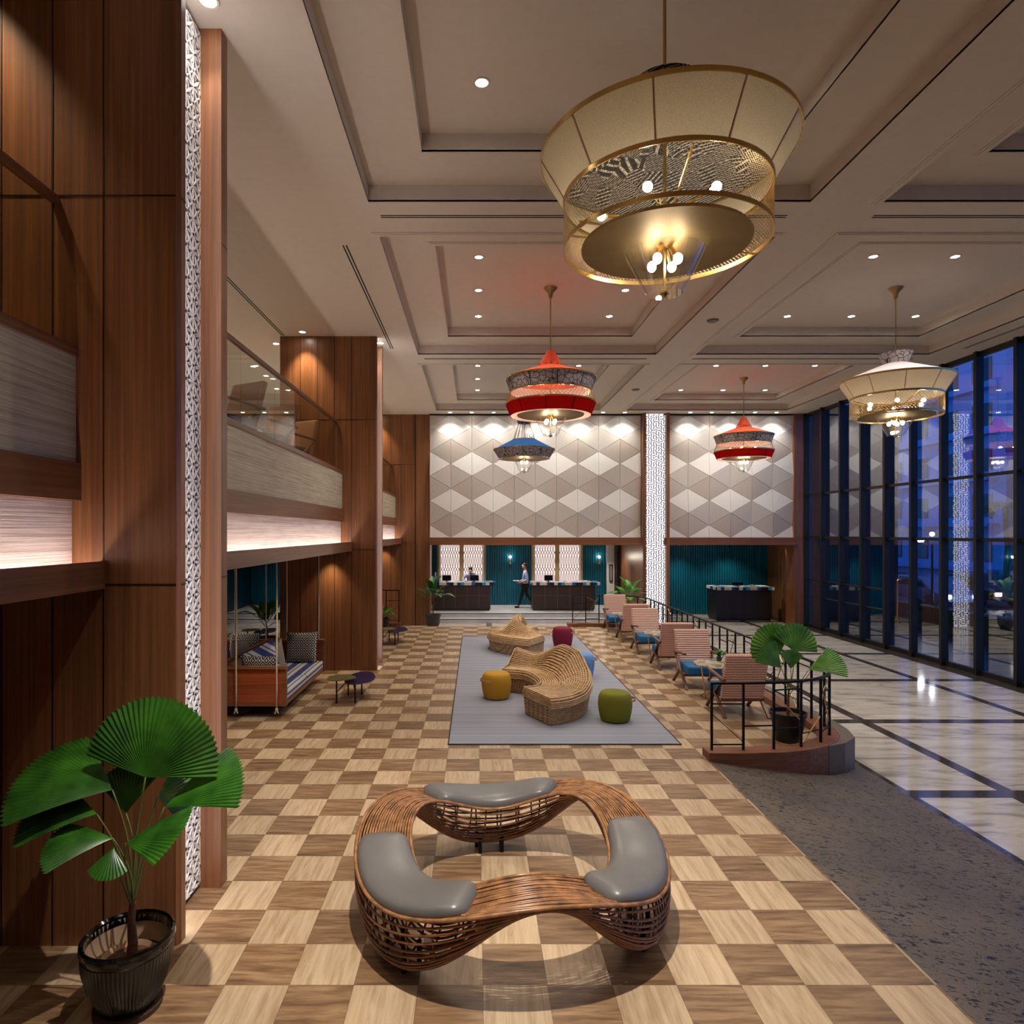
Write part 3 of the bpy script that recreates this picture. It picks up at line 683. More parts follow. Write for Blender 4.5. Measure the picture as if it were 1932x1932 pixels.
building(34, 48, 28, 41, 8.5, 'bldg2', 'low mauve building across the road at the right of the window wall', 2, 3.4)
hd = MB()
for i in range(900):
    y = random.uniform(10, 44); x = 16+random.uniform(-0.4, 0.4); z = random.uniform(-0.3, 0.55); r_ = random.uniform(0.1, 0.2)
    a = random.uniform(0, PI*2); hd.add([(x, y, z), (x+r_*math.cos(a), y+r_*math.sin(a), z+r_*0.6), (x-r_*math.sin(a), y+r_*math.cos(a), z+r_*0.8)], [(0, 1, 2)])
hd.box(15.75, 16.25, 10, 44, -0.38, 0.4)
tag(hd.build('hedge', 'hedge'), 'low clipped hedge between the hotel pavement and the road', 'hedge', kind='stuff')
def car(x, y, mat, label):
    t = thing('car', label, 'car', (x, y, -0.36))
    prof = [(-2.2, 0.35), (-2.15, 0.75), (-1.5, 0.9), (-0.9, 1.38), (0.6, 1.42), (1.3, 0.95), (2.1, 0.82), (2.2, 0.4)]
    b_ = MB(); n_ = len(prof); b_.add([(-0.85, p[0], p[1]) for p in prof]+[(0.85, p[0], p[1]) for p in prof], [tuple(range(n_)), tuple(range(2*n_-1, n_-1, -1))]+[(i, (i+1) % n_, (i+1) % n_+n_, i+n_) for i in range(n_)])
    b_.build('body', mat, t, bevel=0.06)
    MB().add([(-0.87, -1.2, 0.95), (-0.87, -0.8, 1.3), (-0.87, 0.5, 1.34), (-0.87, 1.05, 0.97)], [(0, 1, 2, 3)]).build('side_window', 'bwin', t)
    for yy in (-1.35, 1.35):
        for xx in (-0.78, 0.78):
            m = MB(); m.lathe([(0, -0.1), (0.32, -0.1), (0.34, 0), (0.32, 0.1), (0, 0.1)], 20); m.v = [(p[2]+xx, p[0]+yy, p[1]+0.34) for p in m.v]; m.build('wheel', 'rubber', t)
    MB().box(-0.7, -0.5, -2.24, -2.18, 0.55, 0.7).box(0.5, 0.7, -2.24, -2.18, 0.55, 0.7).build('headlight', 'led', t)
car(20.5, 29.5, 'carpaint', 'silver car on the road seen through the middle of the window wall')
car(23.5, 30.6, 'carpaint2', 'dark red car on the road, right of the silver one')
t = thing('street_lamp', 'outdoor lamp post with a cluster of glowing globes beyond the glass', 'street lamp', (19.0, 27.0, -0.38))
MB().lathe([(0.12, 0), (0.1, 0.3), (0.05, 0.5), (0.04, 3.1), (0, 3.1)], 12).build('pole', 'black', t)
for dx, dy, z in ((0, 0, 3.3), (0.32, -0.3, 3.05), (-0.32, 0.3, 3.05), (0.05, -0.55, 3.05), (-0.05, 0.55, 3.05)):
    MB().tube([(0, 0, 2.9), (dx*0.6, dy*0.6, 2.85), (dx, dy, z-0.08)], 0.015, 6).build('arm', 'black', t)
    MB().ball((dx, dy, z), 0.09, 12, 8).build('globe', 'led', t, smooth='all')
def palmtree(x, y, h, label):
    t = thing('palm_tree', label, 'tree', (x, y, -0.38)); MB().tube([(0, 0, 0), (0.1, 0, h*0.5), (0, 0.1, h)], [0.16, 0.12, 0.09], 8).build('trunk', 'trunk', t)
    m = MB()
    for k in range(14):
        a = 2*PI*k/14; pts = []
        for i in range(7):
            u = i/6; pts.append((math.cos(a)*1.5*u, math.sin(a)*1.5*u, h+0.5*u-1.3*u*u))
        for i in range(6):
            p, q = Vector(pts[i]), Vector(pts[i+1]); s_ = Vector((-math.sin(a), math.cos(a), 0))*0.25*(1-i/7)
            dn = Vector((0, 0, -0.12)); m.add([p, q, q+s_+dn, p+s_+dn], [(0, 1, 2, 3)]); m.add([p, q, q-s_+dn, p-s_+dn], [(0, 1, 2, 3)])
    m.build('crown', 'palm', t)
palmtree(29.0, 35.5, 5.0, 'small palm tree silhouetted against the blue dusk at the right of the glass wall')

# ================================================================== CHANDELIERS
def ring_(m, r, z, h=0.035, tk=0.008, n=64, c=(0, 0, 0)): m.lathe([(r-tk, z), (r, z), (r, z+h), (r-tk, z+h)], n, c, closed=True); return m
def wiremesh(r0, z0, r1, z1, cells, rad):
    m = MB(); turn = 2*PI/cells*max(1, round((z1-z0)/(2*PI*r0/cells)))
    for k in range(cells):
        for s_ in (-1, 1):
            pts = []
            for i in range(7):
                u = i/6; a = 2*PI*k/cells+s_*turn*u; r = r0+(r1-r0)*u; pts.append((r*math.cos(a), r*math.sin(a), z0+(z1-z0)*u))
            m.tube(pts, rad, 3, cap=False)
    return m
def lower_lamp(t, zd, zb, power):
    MB().lathe([(0.0, zd), (0.63, zd), (0.635, zd+0.012), (0.63, zd+0.024), (0, zd+0.024)], 56).build('reflector_disc', 'disc', t, smooth=True)
    g = MB().lathe([(0.30, zd-0.05), (0.15, zb+0.03), (0.135, zb), (0.0, zb)], 40).build('glass_shade', 'lampglass', t, smooth=True)
    MB().tube([(0, 0, zd), (0, 0, zb+0.01)], 0.008, 8).ball((0, 0, zb-0.01), 0.022, 10, 6).lathe([(0, zb+0.01), (0.04, zb+0.01), (0.035, zb-0.004), (0, zb-0.004)], 14).build('finial', 'brass_matt', t, smooth=True)
    for k in range(4):
        a = PI/4+k*PI/2; x, y = 0.11*math.cos(a), 0.11*math.sin(a)
        MB().tube([(x*0.4, y*0.4, zd), (x*0.8, y*0.8, zd-0.09)], 0.018, 8).build('socket', 'brass', t, smooth=True)
        MB().ball((x, y, zd-0.12), 0.035, 12, 8, (1, 1, 1.2)).build('bulb', 'bulb_low', t, smooth='all')
def upper_lamp(t, z, r, n, ztop):
    m = MB().ball((0, 0, z), 0.06, 12, 6, (1, 1, 0.6))
    for k in range(n):
        a = 2*PI*k/n; c_, s_ = math.cos(a), math.sin(a)
        m.tube([(0, 0, z), (r*c_, r*s_, z)], 0.008, 6)
    m.build('arm_hub', 'brass', t, smooth=True)
    for k in range(n):
        a = 2*PI*k/n; c_, s_ = math.cos(a), math.sin(a)
        MB().tube([(r*0.8*c_, r*0.8*s_, z), (r*c_, r*s_, z)], 0.017, 8).build('socket', 'brass', t, smooth=True)
        MB().ball(((r+0.045)*c_, (r+0.045)*s_, z), 0.035, 12, 8).build('bulb', 'bulb', t, smooth='all')
def canopy_rod(t, ztop, zlow):
    MB().lathe([(0.0, ztop), (0.13, ztop), (0.125, ztop-0.02), (0.05, ztop-0.1), (0.03, ztop-0.2), (0, ztop-0.2)], 28).build('canopy', 'brass_matt', t, smooth=True)
    MB().tube([(0, 0, ztop-0.15), (0, 0, zlow)], 0.013, 10).build('rod', 'brass_matt', t, smooth=True)
def seams(r0, z0, r1, z1, n, ph, mat, par):
    for k in range(n):
        a = 2*PI*k/n+ph; c_, s_ = math.cos(a), math.sin(a); MB().bar((r0*c_, r0*s_, z0), (r1*c_, r1*s_, z1), 0.012, 0.006, up=(c_, s_, 0)).build('seam', mat, par)
# z is measured from the eye-level datum: object origin sits at z = 3.0
def cream_chandelier(x, y, label, cells, collar, ph, rad):
    t = thing('pendant_chandelier', label, 'chandelier', (x, y, 3.0), 0, 'drum chandeliers'); canopy_rod(t, 4.65, 2.25)
    MB().lathe([(0.285, 3.40), (0.20, 3.20)], 36).build('collar', collar, t, smooth=True)
    MB().lathe([(0.20, 3.20), (0.95, 2.90)], 56).build('upper_shade', 'palefab' if collar == 'crackle' else 'stripeprint', t, smooth=True)
    sh = MB().lathe([(0.945, 2.88), (0.762, 2.575)], 72).build('linen_shade', 'linen', t, smooth=True)
    seams(0.948, 2.88, 0.766, 2.575, 10, ph, 'strap', sh)
    m = MB(); ring_(m, 0.955, 2.87); ring_(m, 0.775, 2.545); m.build('shade_ring', 'brass', t, smooth=True)
    m = MB(); ring_(m, 0.77, 2.19); m.build('lower_ring', 'brass', t, smooth=True)
    wiremesh(0.765, 2.2, 0.765, 2.56, cells, rad).build('mesh_band', 'brass_matt', t)
    for k in range(6): a = k*PI/3+0.2; MB().bar((0.62*math.cos(a), 0.62*math.sin(a), 2.205), (0.765*math.cos(a), 0.765*math.sin(a), 2.205), 0.012, 0.012).build('bracket', 'brass', t)
    for k in range(3): a = k*2*PI/3+0.5; MB().tube([(0, 0, 2.3), (0.7*math.cos(a), 0.7*math.sin(a), 2.56)], 0.01, 6).build('stay', 'brass', t)
    upper_lamp(t, 2.43, 0.44, 6, 2.9); lower_lamp(t, 2.19, 1.83, 1); return t
cream_chandelier(1.45, 4.98, 'huge cream linen drum chandelier with brass mesh band, nearest, top right of the picture', 150, 'stripeprint', PI*1.5+0.27, 0.0016)
cream_chandelier(7.99, 12.34, 'cream drum chandelier with grey crackle collar hanging near the window wall', 84, 'crackle', PI*1.5-0.4, 0.0026)
def red_chandelier(x, y, label, cells):
    t = thing('pendant_chandelier', label, 'chandelier', (x, y, 3.0), 0, 'red tiered chandeliers'); canopy_rod(t, 4.65, 2.25)
    MB().lathe([(0.07, 3.45), (0.20, 3.21)], 36).build('cone_cap', 'coral', t, smooth=True)
    m = MB()
    for k in range(12): a = k*PI/6; m.bar((0.21*math.cos(a), 0.21*math.sin(a), 3.20), (0.215*math.cos(a), 0.215*math.sin(a), 3.15), 0.012, 0.012)
    ring_(m, 0.225, 3.145, 0.012); m.build('brass_post_ring', 'brass', t)
    MB().lathe([(0.22, 3.15), (0.85, 2.92)], 56).build('upper_shade', 'coral', t, smooth=True)
    sh = MB().lathe([(0.85, 2.90), (0.765, 2.66)], 56).build('printed_band', 'crackle', t, smooth=True)
    seams(0.853, 2.90, 0.768, 2.66, 10, 0.35, 'black', sh)
    MB().lathe([(0.84, 2.90), (0.755, 2.66)], 56).build('lining', 'lining', t, smooth=True)
    m = MB(); ring_(m, 0.86, 2.89, 0.025); ring_(m, 0.775, 2.645, 0.025); ring_(m, 0.86, 2.425, 0.025); m.build('shade_ring', 'brass', t, smooth=True)
    wiremesh(0.855, 2.44, 0.77, 2.65, cells, 0.003).build('mesh_band', 'brass', t)
    sh = MB().lathe([(0.855, 2.43), (0.765, 2.21)], 56).build('red_band', 'red', t, smooth=True)
    seams(0.858, 2.43, 0.768, 2.21, 10, 0.1, 'black', sh)
    MB().lathe([(0.845, 2.42), (0.755, 2.21), (0.66, 2.215)], 56).build('lining', 'lining', t, smooth=True)
    upper_lamp(t, 2.5, 0.36, 6, 2.9); lower_lamp(t, 2.22, 1.835, 1); return t
red_chandelier(1.42, 12.34, 'red and grey tiered chandelier, the nearer of the two red ones, left of centre', 70)
red_chandelier(8.07, 19.54, 'red and grey tiered chandelier in front of the narrow patterned wall', 50)
t = thing('pendant_chandelier', 'blue coned chandelier on brass rods hanging behind the near red chandelier', 'chandelier', (1.45, 19.5, 3.0)); canopy_rod(t, 4.65, 2.25)
MB().lathe([(0.05, 3.55), (0.24, 3.42), (0.18, 3.27)], 36).build('cap', 'bluesilk', t, smooth=True)
m = MB()
for k in range(14): a = 2*PI*k/14; m.tube([(0.17*math.cos(a), 0.17*math.sin(a), 3.28), (0.33*math.cos(a), 0.33*math.sin(a), 2.77)], 0.007, 5)
m.build('brass_rods', 'brass', t)
MB().lathe([(0.35, 2.78), (0.92, 2.48)], 56).build('upper_shade', 'bluesilk', t, smooth=True)
sh = MB().lathe([(0.92, 2.47), (0.76, 2.22)], 56).build('printed_band', 'crackle', t, smooth=True); seams(0.923, 2.47, 0.763, 2.22, 10, 0.2, 'black', sh)
MB().lathe([(0.91, 2.46), (0.75, 2.22), (0.66, 2.22)], 56).build('lining', 'lining', t, smooth=True)
m = MB(); ring_(m, 0.93, 2.465, 0.025); ring_(m, 0.36, 2.765, 0.025); ring_(m, 0.77, 2.205, 0.025); m.build('shade_ring', 'brass', t, smooth=True)
lower_lamp(t, 2.22, 1.81, 1)

# ================================================================== RATTAN RING BENCH
RC = (0.27, 5.16); A0 = math.radians(98)
def rb_h(th): return 0.58-0.11*math.cos(3*(th-A0))
def rb_b(th): return ((1+math.cos(3*(th-A0)))/2)**0.8
def rb_w(th): return 0.198+0.022*rb_b(th)
def rb_pt(th, u, v=0.0):    # u across the top -1..1, or v = angle below
    R = 0.995+u*rb_w(th); z = rb_h(th)
    return (R*math.cos(th), R*math.sin(th), z)
t = thing('ring_bench', 'large undulating rattan ring bench with three grey leather pads in the foreground', 'bench', (RC[0], RC[1], 0))
N = 168; m = MB()
for k in range(20):
    u = -1+2*k/19
    ph = random.uniform(0, 6)
    pts = []
    for i in range(N):
        th = 2*PI*i/N; b_ = rb_b(th); x, y, z = rb_pt(th, u)
        pts.append((x, y, z-0.05*b_*(1-u*u)+0.004*math.sin(ph+th*5)))
    m.tube(pts, 0.0092 if abs(u) < 0.99 else 0.015, 5, closed=True)
m.build('top_canes', 'rattan', t, smooth='all')
m = MB(); NB = 22
for k in range(NB):
    f = (k+0.5)/NB*PI; off = random.uniform(-0.06, 0.06); pts = []
    for i in range(N):
        th = 2*PI*i/N; b_ = rb_b(th); w_ = rb_w(th); h = rb_h(th)
        ff = f+off*math.sin(th*3+k)*b_
        dep = 0.022+(h-0.095)*b_
        cw = math.cos(ff); cw = math.copysign(abs(cw)**0.75, cw)
        lean = 0.06*b_*math.sin(ff)
        R = 0.995+w_*cw*(1-0.12*b_*math.sin(ff))+lean
        pts.append((R*math.cos(th), R*math.sin(th), h-0.014-dep*math.sin(ff)**0.85))
    m.tube(pts, 0.009, 5, closed=True)
m.build('belly_canes', 'rattan_dk', t, smooth='all')
m = MB()
for i in range(0, 36):
    th = 2*PI*(i+0.3)/36; b_ = rb_b(th); w_ = rb_w(th); h = rb_h(th); dep = 0.022+(h-0.095)*b_; pts = []
    for k in range(13):
        f = PI*k/12; cw = math.cos(f); cw = math.copysign(abs(cw)**0.75, cw) if abs(cw) > 1e-6 else 0
        R = 0.995+(w_-0.012)*cw*(1-0.12*b_*math.sin(f))+0.06*b_*math.sin(f); pts.append((R*math.cos(th), R*math.sin(th), h-0.016-(dep-0.012)*max(0, math.sin(f))**0.85))
    m.tube(pts, 0.008, 5, closed=True)
m.build('rib', 'rattan_dk', t)
for q in range(3):
    th0 = A0+q*2*PI/3; m = MB(); vs = []; NS = 30; NP = 20; hw = math.radians(35)
    for i in range(NS+1):
        s_ = -1+2*i/NS; th = th0+s_*hw; tp = (1-abs(s_)**7)**0.5 if abs(s_) < 1 else 0.0
        w_ = rb_w(th)*0.97; base = rb_h(th)-0.03
        for k in range(NP):
            a = 2*PI*k/NP; cu = math.cos(a); su = math.sin(a)
            cu = math.copysign(abs(cu)**0.55, cu) if abs(cu) > 1e-6 else 0.0; su = math.copysign(abs(su)**0.7, su) if abs(su) > 1e-6 else 0.0
            R = 0.995+w_*cu*(0.55+0.45*tp); vs.append((R*math.cos(th), R*math.sin(th), base+0.012+(0.085*su*(0.25+0.75*tp) if su > 0 else 0.03*su)+0.03*tp))
    fs = [(i*NP+k, i*NP+(k+1) % NP, (i+1)*NP+(k+1) % NP, (i+1)*NP+k) for i in range(NS) for k in range(NP)]+[tuple(range(NP)), tuple(range(NS*NP, NS*NP+NP))]
    m.add(vs, fs); m.build('leather_pad', 'leather', t, smooth='all')
    for s_ in (-0.07, 0.07):
        for rr in (0.93, 1.06): MB().lathe([(0, 0), (0.018, 0), (0.018, 0.16), (0, 0.16)], 10, (rr*math.cos(th0+s_*1.6), rr*math.sin(th0+s_*1.6), 0)).build('foot', 'black', t)

# ================================================================== RUG AND THINGS ON IT
t = MB().box(-0.38, 2.88, 9.15, 18.55, 0.002, 0.014); o = t.build('rug', 'rug'); tag(o, 'long grey striped rug under the cane benches and drum stools', 'rug')
MB().box(-0.40, -0.38, 9.13, 18.57, 0.002, 0.016).box(2.88, 2.90, 9.13, 18.57, 0.002, 0.016).box(-0.38, 2.88, 9.13, 9.15, 0.002, 0.016).box(-0.38, 2.88, 18.55, 18.57, 0.002, 0.016).build('rug_binding', 'rug_edge', o)
def stool(x, y, mat, label, ha, h=0.46, r=0.27):
    t = thing('drum_stool', label, 'stool', (x, y, 0.017), 0, 'drum stools on the rug')
    MB().lathe([(0, 0.012), (r*0.82, 0.012), (r*0.86, 0.03), (r*0.95, h*0.3), (r, h*0.55), (r*0.97, h*0.8), (r*0.87, h*0.93), (r*0.8, h*0.97), (r*0.6, h*0.985), (0, h)], 40).build('upholstered_body', mat, t, smooth=True)
    MB().lathe([(0, 0), (r*0.8, 0), (r*0.8, 0.014), (0, 0.014)], 32).build('base_ring', 'black', t)
    m = MB(); pts = []
    for i in range(13):
        a = ha-0.62+1.24*i/12; bow = 0.03+0.05*math.sin(PI*i/12); pts.append(((r+bow-0.03)*math.cos(a), (r+bow-0.03)*math.sin(a), h*0.74))
    for i in range(12): m.bar(pts[i], pts[i+1], 0.008, 0.032, up=(0, 0, 1))
    m.build('leather_handle', 'strap', t)
stool(2.21, 10.3, 'green', 'olive green drum stool with leather handle at the near right corner of the rug', -0.1)
stool(0.37, 11.7, 'yellow', 'mustard yellow drum stool on the left edge of the rug', PI*1.18)
stool(2.19, 13.45, 'blue', 'sky blue drum stool behind the near cane bench', -0.1, 0.48)
stool(2.27, 17.0, 'magenta', 'crimson drum stool at the far right of the rug', -0.1, 0.5)
def bez(P, n):
    out = []
    for i in range(len(P)-1):
        p0 = Vector(P[max(i-1, 0)]); p1 = Vector(P[i]); p2 = Vector(P[i+1]); p3 = Vector(P[min(i+2, len(P)-1)])
        for k in range(n):
            u = k/n; out.append(0.5*((2*p1)+(-p0+p2)*u+(2*p0-5*p1+4*p2-p3)*u*u+(-p0+3*p1-3*p2+p3)*u**3))
    out.append(Vector(P[-1])); return out
def canebench(spine, lift, label, W=0.46, H=0.42, side=1):
    x0 = sum(p[0] for p in spine)/len(spine); y0 = sum(p[1] for p in spine)/len(spine)
    t = thing('cane_bench', label, 'bench', (x0, y0, 0.014), 0, 'sculpted cane benches on the rug')
    S = [Vector((p.x-x0, p.y-y0, 0)) for p in bez([(a, b, 0) for a, b in spine], 10)]; n = len(S)
    Nn = []
    for i in range(n):
        d = (S[min(i+1, n-1)]-S[max(i-1, 0)]).normalized(); Nn.append(Vector((d.y, -d.x, 0))*side)
    def L(f):
        f = f*(len(lift)-1); i = min(int(f), len(lift)-2); u = f-i; u = u*u*(3-2*u); return lift[i]*(1-u)+lift[i+1]*u
    def pt(i, u, dz=0):
        f = i/(n-1); s_ = min(1, max(0, (u+0.35)/1.2)); s_ = s_*s_*(3-2*s_)
        return S[i]+Nn[i]*(u*W)+Vector((0, 0, H+L(f)*s_-0.05*max(0, abs(u)-0.75)**2*16*0.5+dz))
    NP = 25; us = [-1+2*k/(NP-1) for k in range(NP)]; vs = []
    taper = 0.86
    for i in range(n):
        low = lambda u: S[i]+Nn[i]*(u*W*taper)
        ring = [low(-1)+Vector((0, 0, 0.01))]+[S[i]+Nn[i]*(-W*0.97)+Vector((0, 0, H*0.7))]+[pt(i, u, -0.012) for u in us]+[S[i]+Nn[i]*(W*0.97)+Vector((0, 0, H*0.7))]+[low(1)+Vector((0, 0, 0.01))]
        if i in (0, n-1):
            pass
        vs += ring
    q = NP+4; fs = [(i*q+k, i*q+(k+1) % q, (i+1)*q+(k+1) % q, (i+1)*q+k) for i in range(n-1) for k in range(q)]+[tuple(range(q)), tuple(range((n-1)*q, n*q))]
    MB().add(vs, fs).build('woven_side', 'weave', t, tri=True)
    m = MB()
    for k in range(19):
        u = -0.82+1.64*k/18; m.tube([pt(i, u, 0.0) for i in range(n)], 0.0115, 5)
    # rim canes run round the whole outline
    d0 = (S[0]-S[1]).normalized(); d1 = (S[-1]-S[-2]).normalized()
    for k in range(6):
        loop = []
        ww = 1.0-0.10*max(0, (2-k))/2; dz = -0.0-0.026*k
        for i in range(n): loop.append(pt(i, ww*1.0, 0)*1+Nn[i]*0.012+Vector((0, 0, dz+0.02)))
        e = n-1
        for a in (0.75, 0.3, -0.3, -0.75): loop.append(pt(e, a*ww, 0)+d1*(0.015+0.03*(1-abs(a))*(k/4))+Vector((0, 0, dz+0.02)))
        for i in range(n-1, -1, -1): loop.append(pt(i, -ww, 0)-Nn[i]*0.012+Vector((0, 0, dz+0.02)))
        for a in (-0.75, -0.3, 0.3, 0.75): loop.append(pt(0, a*ww, 0)+d0*(0.015+0.03*(1-abs(a))*(k/4))+Vector((0, 0, dz+0.02)))
        m.tube(loop, 0.012, 5, closed=True)
    m.build('canes', 'cane', t, smooth='all')
canebench([(0.97, 10.33), (1.28, 10.50), (1.5, 10.95), (1.48, 11.6), (1.22, 12.22), (0.66, 12.5)], [0.0, 0.0, 0.02, 0.08, 0.22, 0.40, 0.42, 0.18, 0.26], 'nearer sculpted cane bench curling in a hook between the yellow and green stools', 0.44, 0.42, 1)
canebench([(1.48, 15.75), (1.1, 16.0), (0.75, 16.45), (0.8, 17.0), (1.2, 17.3), (1.5, 17.2)], [0.0, 0.14, 0.32, 0.44, 0.28, 0.04], 'farther sculpted cane bench at the reception end of the rug', 0.42, 0.42, 1)

# ================================================================== ARMCHAIRS
def armchair(label, back='pink', seat='seatblue', wood_='chairwood'):
    t = thing('armchair', label, 'chair', (0, 0, 0), 0)
    for s_ in (-1, 1):
        x = s_*0.355
        m = MB().bar((x, -0.42, 0), (x, 0.33, 0.62), 0.035, 0.055, up=(1, 0, 0)); m.build('front_leg', wood_, t, bevel=0.006)
        MB().bar((x, -0.02, 0.33), (x, 0.42, 0), 0.035, 0.055, up=(1, 0, 0)).build('rear_leg', wood_, t, bevel=0.006)
        MB().bar((x, 0.38, 0.60), (x, -0.30, 0.66), 0.06, 0.035).build('armrest', wood_, t, bevel=0.008)
    MB().bar((-0.35, -0.2, 0.24), (0.35, -0.2, 0.24), 0.03, 0.05).bar((-0.35, 0.22, 0.26), (0.35, 0.22, 0.26), 0.03, 0.05).build('rail', wood_, t)
    MB().box(-0.33, 0.33, -0.40, 0.24, 0.27, 0.44).build('seat_cushion', seat, t, bevel=0.035)
    m = MB(); prof = [(0.12, 0.25), (0.23, 0.25), (0.47, 1.03), (0.37, 1.05)]
    m.add([(-0.345, y, z) for y, z in prof]+[(0.345, y, z) for y, z in prof], [(0, 1, 2, 3), (7, 6, 5, 4), (0, 4, 5, 1), (1, 5, 6, 2), (2, 6, 7, 3), (3, 7, 4, 0)])
    m.build('backrest', back, t, bevel=0.03); return t
GA = 'pink armchairs along the railing'
pr = ['nearest', 'middle', 'farthest']
a0 = None
for k in range(3):
    ya, yb = 10.83+3.63*k, 12.72+3.63*k
    la = f'pink armchair with its back to the viewer in the {pr[k]} pair along the black railing'
    lb = f'pink armchair facing the viewer in the {pr[k]} pair along the black railing'
    if a0 is None: a0 = armchair(la, 'pinkzig'); a0.location = (4.36, ya, 0); a0.rotation_euler = (0, 0, PI); a0['group'] = GA; b0 = armchair(lb, 'pink'); b0.location = (4.36, yb, 0); b0['group'] = GA
    else: dup(a0, (4.36, ya, 0), PI, la); dup(b0, (4.36, yb, 0), 0, lb)
t0 = None
for k in range(3):
    y = 11.8+3.63*k; l = f'round stone-topped side table on brass legs between the {pr[k]} pair of pink armchairs'
    if t0 is None:
        t0 = thing('side_table', l, 'table', (4.36, y, 0), 0, 'round side tables by the railing')
        MB().lathe([(0, 0.585), (0.38, 0.585), (0.39, 0.60), (0.38, 0.615), (0, 0.615)], 36).build('table_top', 'tabletop', t0, smooth=True)
        for q in range(3):
            a = 0.5+PI+q*2*PI/3; c_, s_ = math.cos(a), math.sin(a)
            MB().tube([(0.36*c_, 0.36*s_, 0.585), (0.25*c_, 0.25*s_, 0.0)], 0.011, 8).build('leg', 'brass', t0)
        MB().lathe([(0.24, 0.0), (0.255, 0.0), (0.255, 0.012), (0.24, 0.012)], 32, closed=True).build('foot_ring', 'brass', t0)
    else: dup(t0, (4.36, y, 0), 0, l)

# ================================================================== PLANTS
def fan(hub, d, nrm, R, spread, n=22, cup=0.15, mat='palm'):
    hub = Vector(hub); d = Vector(d).normalized(); nrm = Vector(nrm); nrm = (nrm-d*nrm.dot(d)).normalized(); s_ = d.cross(nrm)
    m = MB(); vs = []; NR = 7; cols = 2*n
    for i in range(cols+1):
        a = -spread+2*spread*i/cols; fold = 1 if i % 2 else -1
        edge = R*(0.80+0.20*math.cos(a*0.9))*(1.0 if i % 2 else 0.955)
        for k in range(NR+1):
            q = k/NR; r = edge*q
            p = hub+d*(r*math.cos(a))+s_*(r*math.sin(a))+nrm*(fold*0.22*q*R*spread/n)-nrm*(cup*r*r/R)+Vector((0, 0, -0.05*(r*math.sin(a))**2/R))
            vs.append(p)
    fs = [(i*(NR+1)+k, i*(NR+1)+k+1, (i+1)*(NR+1)+k+1, (i+1)*(NR+1)+k) for i in range(cols) for k in range(NR)]
    m.add(vs, fs); return m
def stem(m, a, b, bow=(0, 0, 0), r=0.006):
    a = Vector(a); b = Vector(b); pts = []
    for i in range(9):
        u = i/8; pts.append(a.lerp(b, u)+Vector(bow)*math.sin(PI*u))
    m.tube(pts, [r*(1.4-0.6*i/8) for i in range(9)], 6)
# nearest palm
t = thing('potted_palm', 'big fan palm in a glazed dark ribbed pot at the bottom left corner', 'plant', (-2.2, 4.1, 0))
pr_ = [(0.0, 0.03), (0.165, 0.03), (0.175, 0.05), (0.225, 0.16), (0.262, 0.30), (0.268, 0.39), (0.255, 0.405)]
m = MB(); nn = 72; vs = []
for r, z in pr_:
    for k in range(nn*2): a = PI*k/nn; rr = r-(0.008 if k % 2 and 0.08 < z < 0.39 else 0); vs.append((rr*math.cos(a), rr*math.sin(a), z))
m.add(vs, [(i*nn*2+k, i*nn*2+(k+1) % (nn*2), (i+1)*nn*2+(k+1) % (nn*2), (i+1)*nn*2+k) for i in range(len(pr_)-1) for k in range(nn*2)])
m.build('ribbed_pot', 'ceramic', t, smooth=True)
MB().lathe([(0.262, 0.385), (0.275, 0.42), (0.272, 0.455), (0.258, 0.468), (0.244, 0.455), (0.240, 0.40)], 56).build('pot_rim', 'ceramic_rim', t, smooth=True)
MB().lathe([(0.243, 0.44), (0.236, 0.33), (0.22, 0.28)], 48).build('pot_lining', 'pot_in', t, smooth=True)
MB().lathe([(0.17, 0.30), (0.15, 0.335), (0.14, 0.30)], 36).build('nursery_pot', 'strap', t, smooth=True)
MB().lathe([(0, 0.29), (0.15, 0.30), (0.23, 0.285)], 36).build('soil', 'soil', t, smooth=True)
MB().lathe([(0, 0.0), (0.2, 0.0), (0.2, 0.03), (0, 0.03)], 40).build('coir_mat', 'soil', t)
MB().tube([(0.02, 0, 0.29), (0.03, 0, 0.4), (0.02, 0, 0.55), (0.03, 0.0, 0.66)], [0.036, 0.03, 0.024, 0.02], 10).build('trunk', 'trunk', t, smooth=True)
LV = [((0.11, 0.0, 1.45), (0.20, 0.05, 1), (0.1, -1, 0.25), 0.50, 1.42, 36), ((-0.10, 0.0, 1.37), (-1, 0.0, 0.34), (0.1, -0.45, 0.9), 0.60, 0.72, 26), ((-0.17, -0.05, 1.24), (-1, 0, 0.14), (0.1, -0.5, 0.95), 0.46, 0.6, 20),
      ((0.22, 0.02, 1.25), (0.9, 0.1, 0.52), (-0.1, -0.7, 0.8), 0.52, 0.5, 20), ((-0.04, 0.05, 1.20), (-0.1, 0.1, 1), (0, -1, 0.2), 0.30, 0.75, 16), ((-0.03, -0.12, 1.12), (-1, -0.3, 0.12), (0, -0.35, 1), 0.38, 0.6, 18),
      ((0.06, -0.14, 1.10), (0.85, -0.3, 0.42), (-0.1, -0.4, 0.9), 0.44, 0.55, 18), ((0.16, 0.06, 1.30), (0.5, 0.5, 0.0), (0.2, -1, 0.2), 0.26, 1.0, 14), ((0.02, -0.2, 1.10), (0.0, -0.6, -0.6), (0, -0.8, 0.5), 0.18, 0.8, 12)]
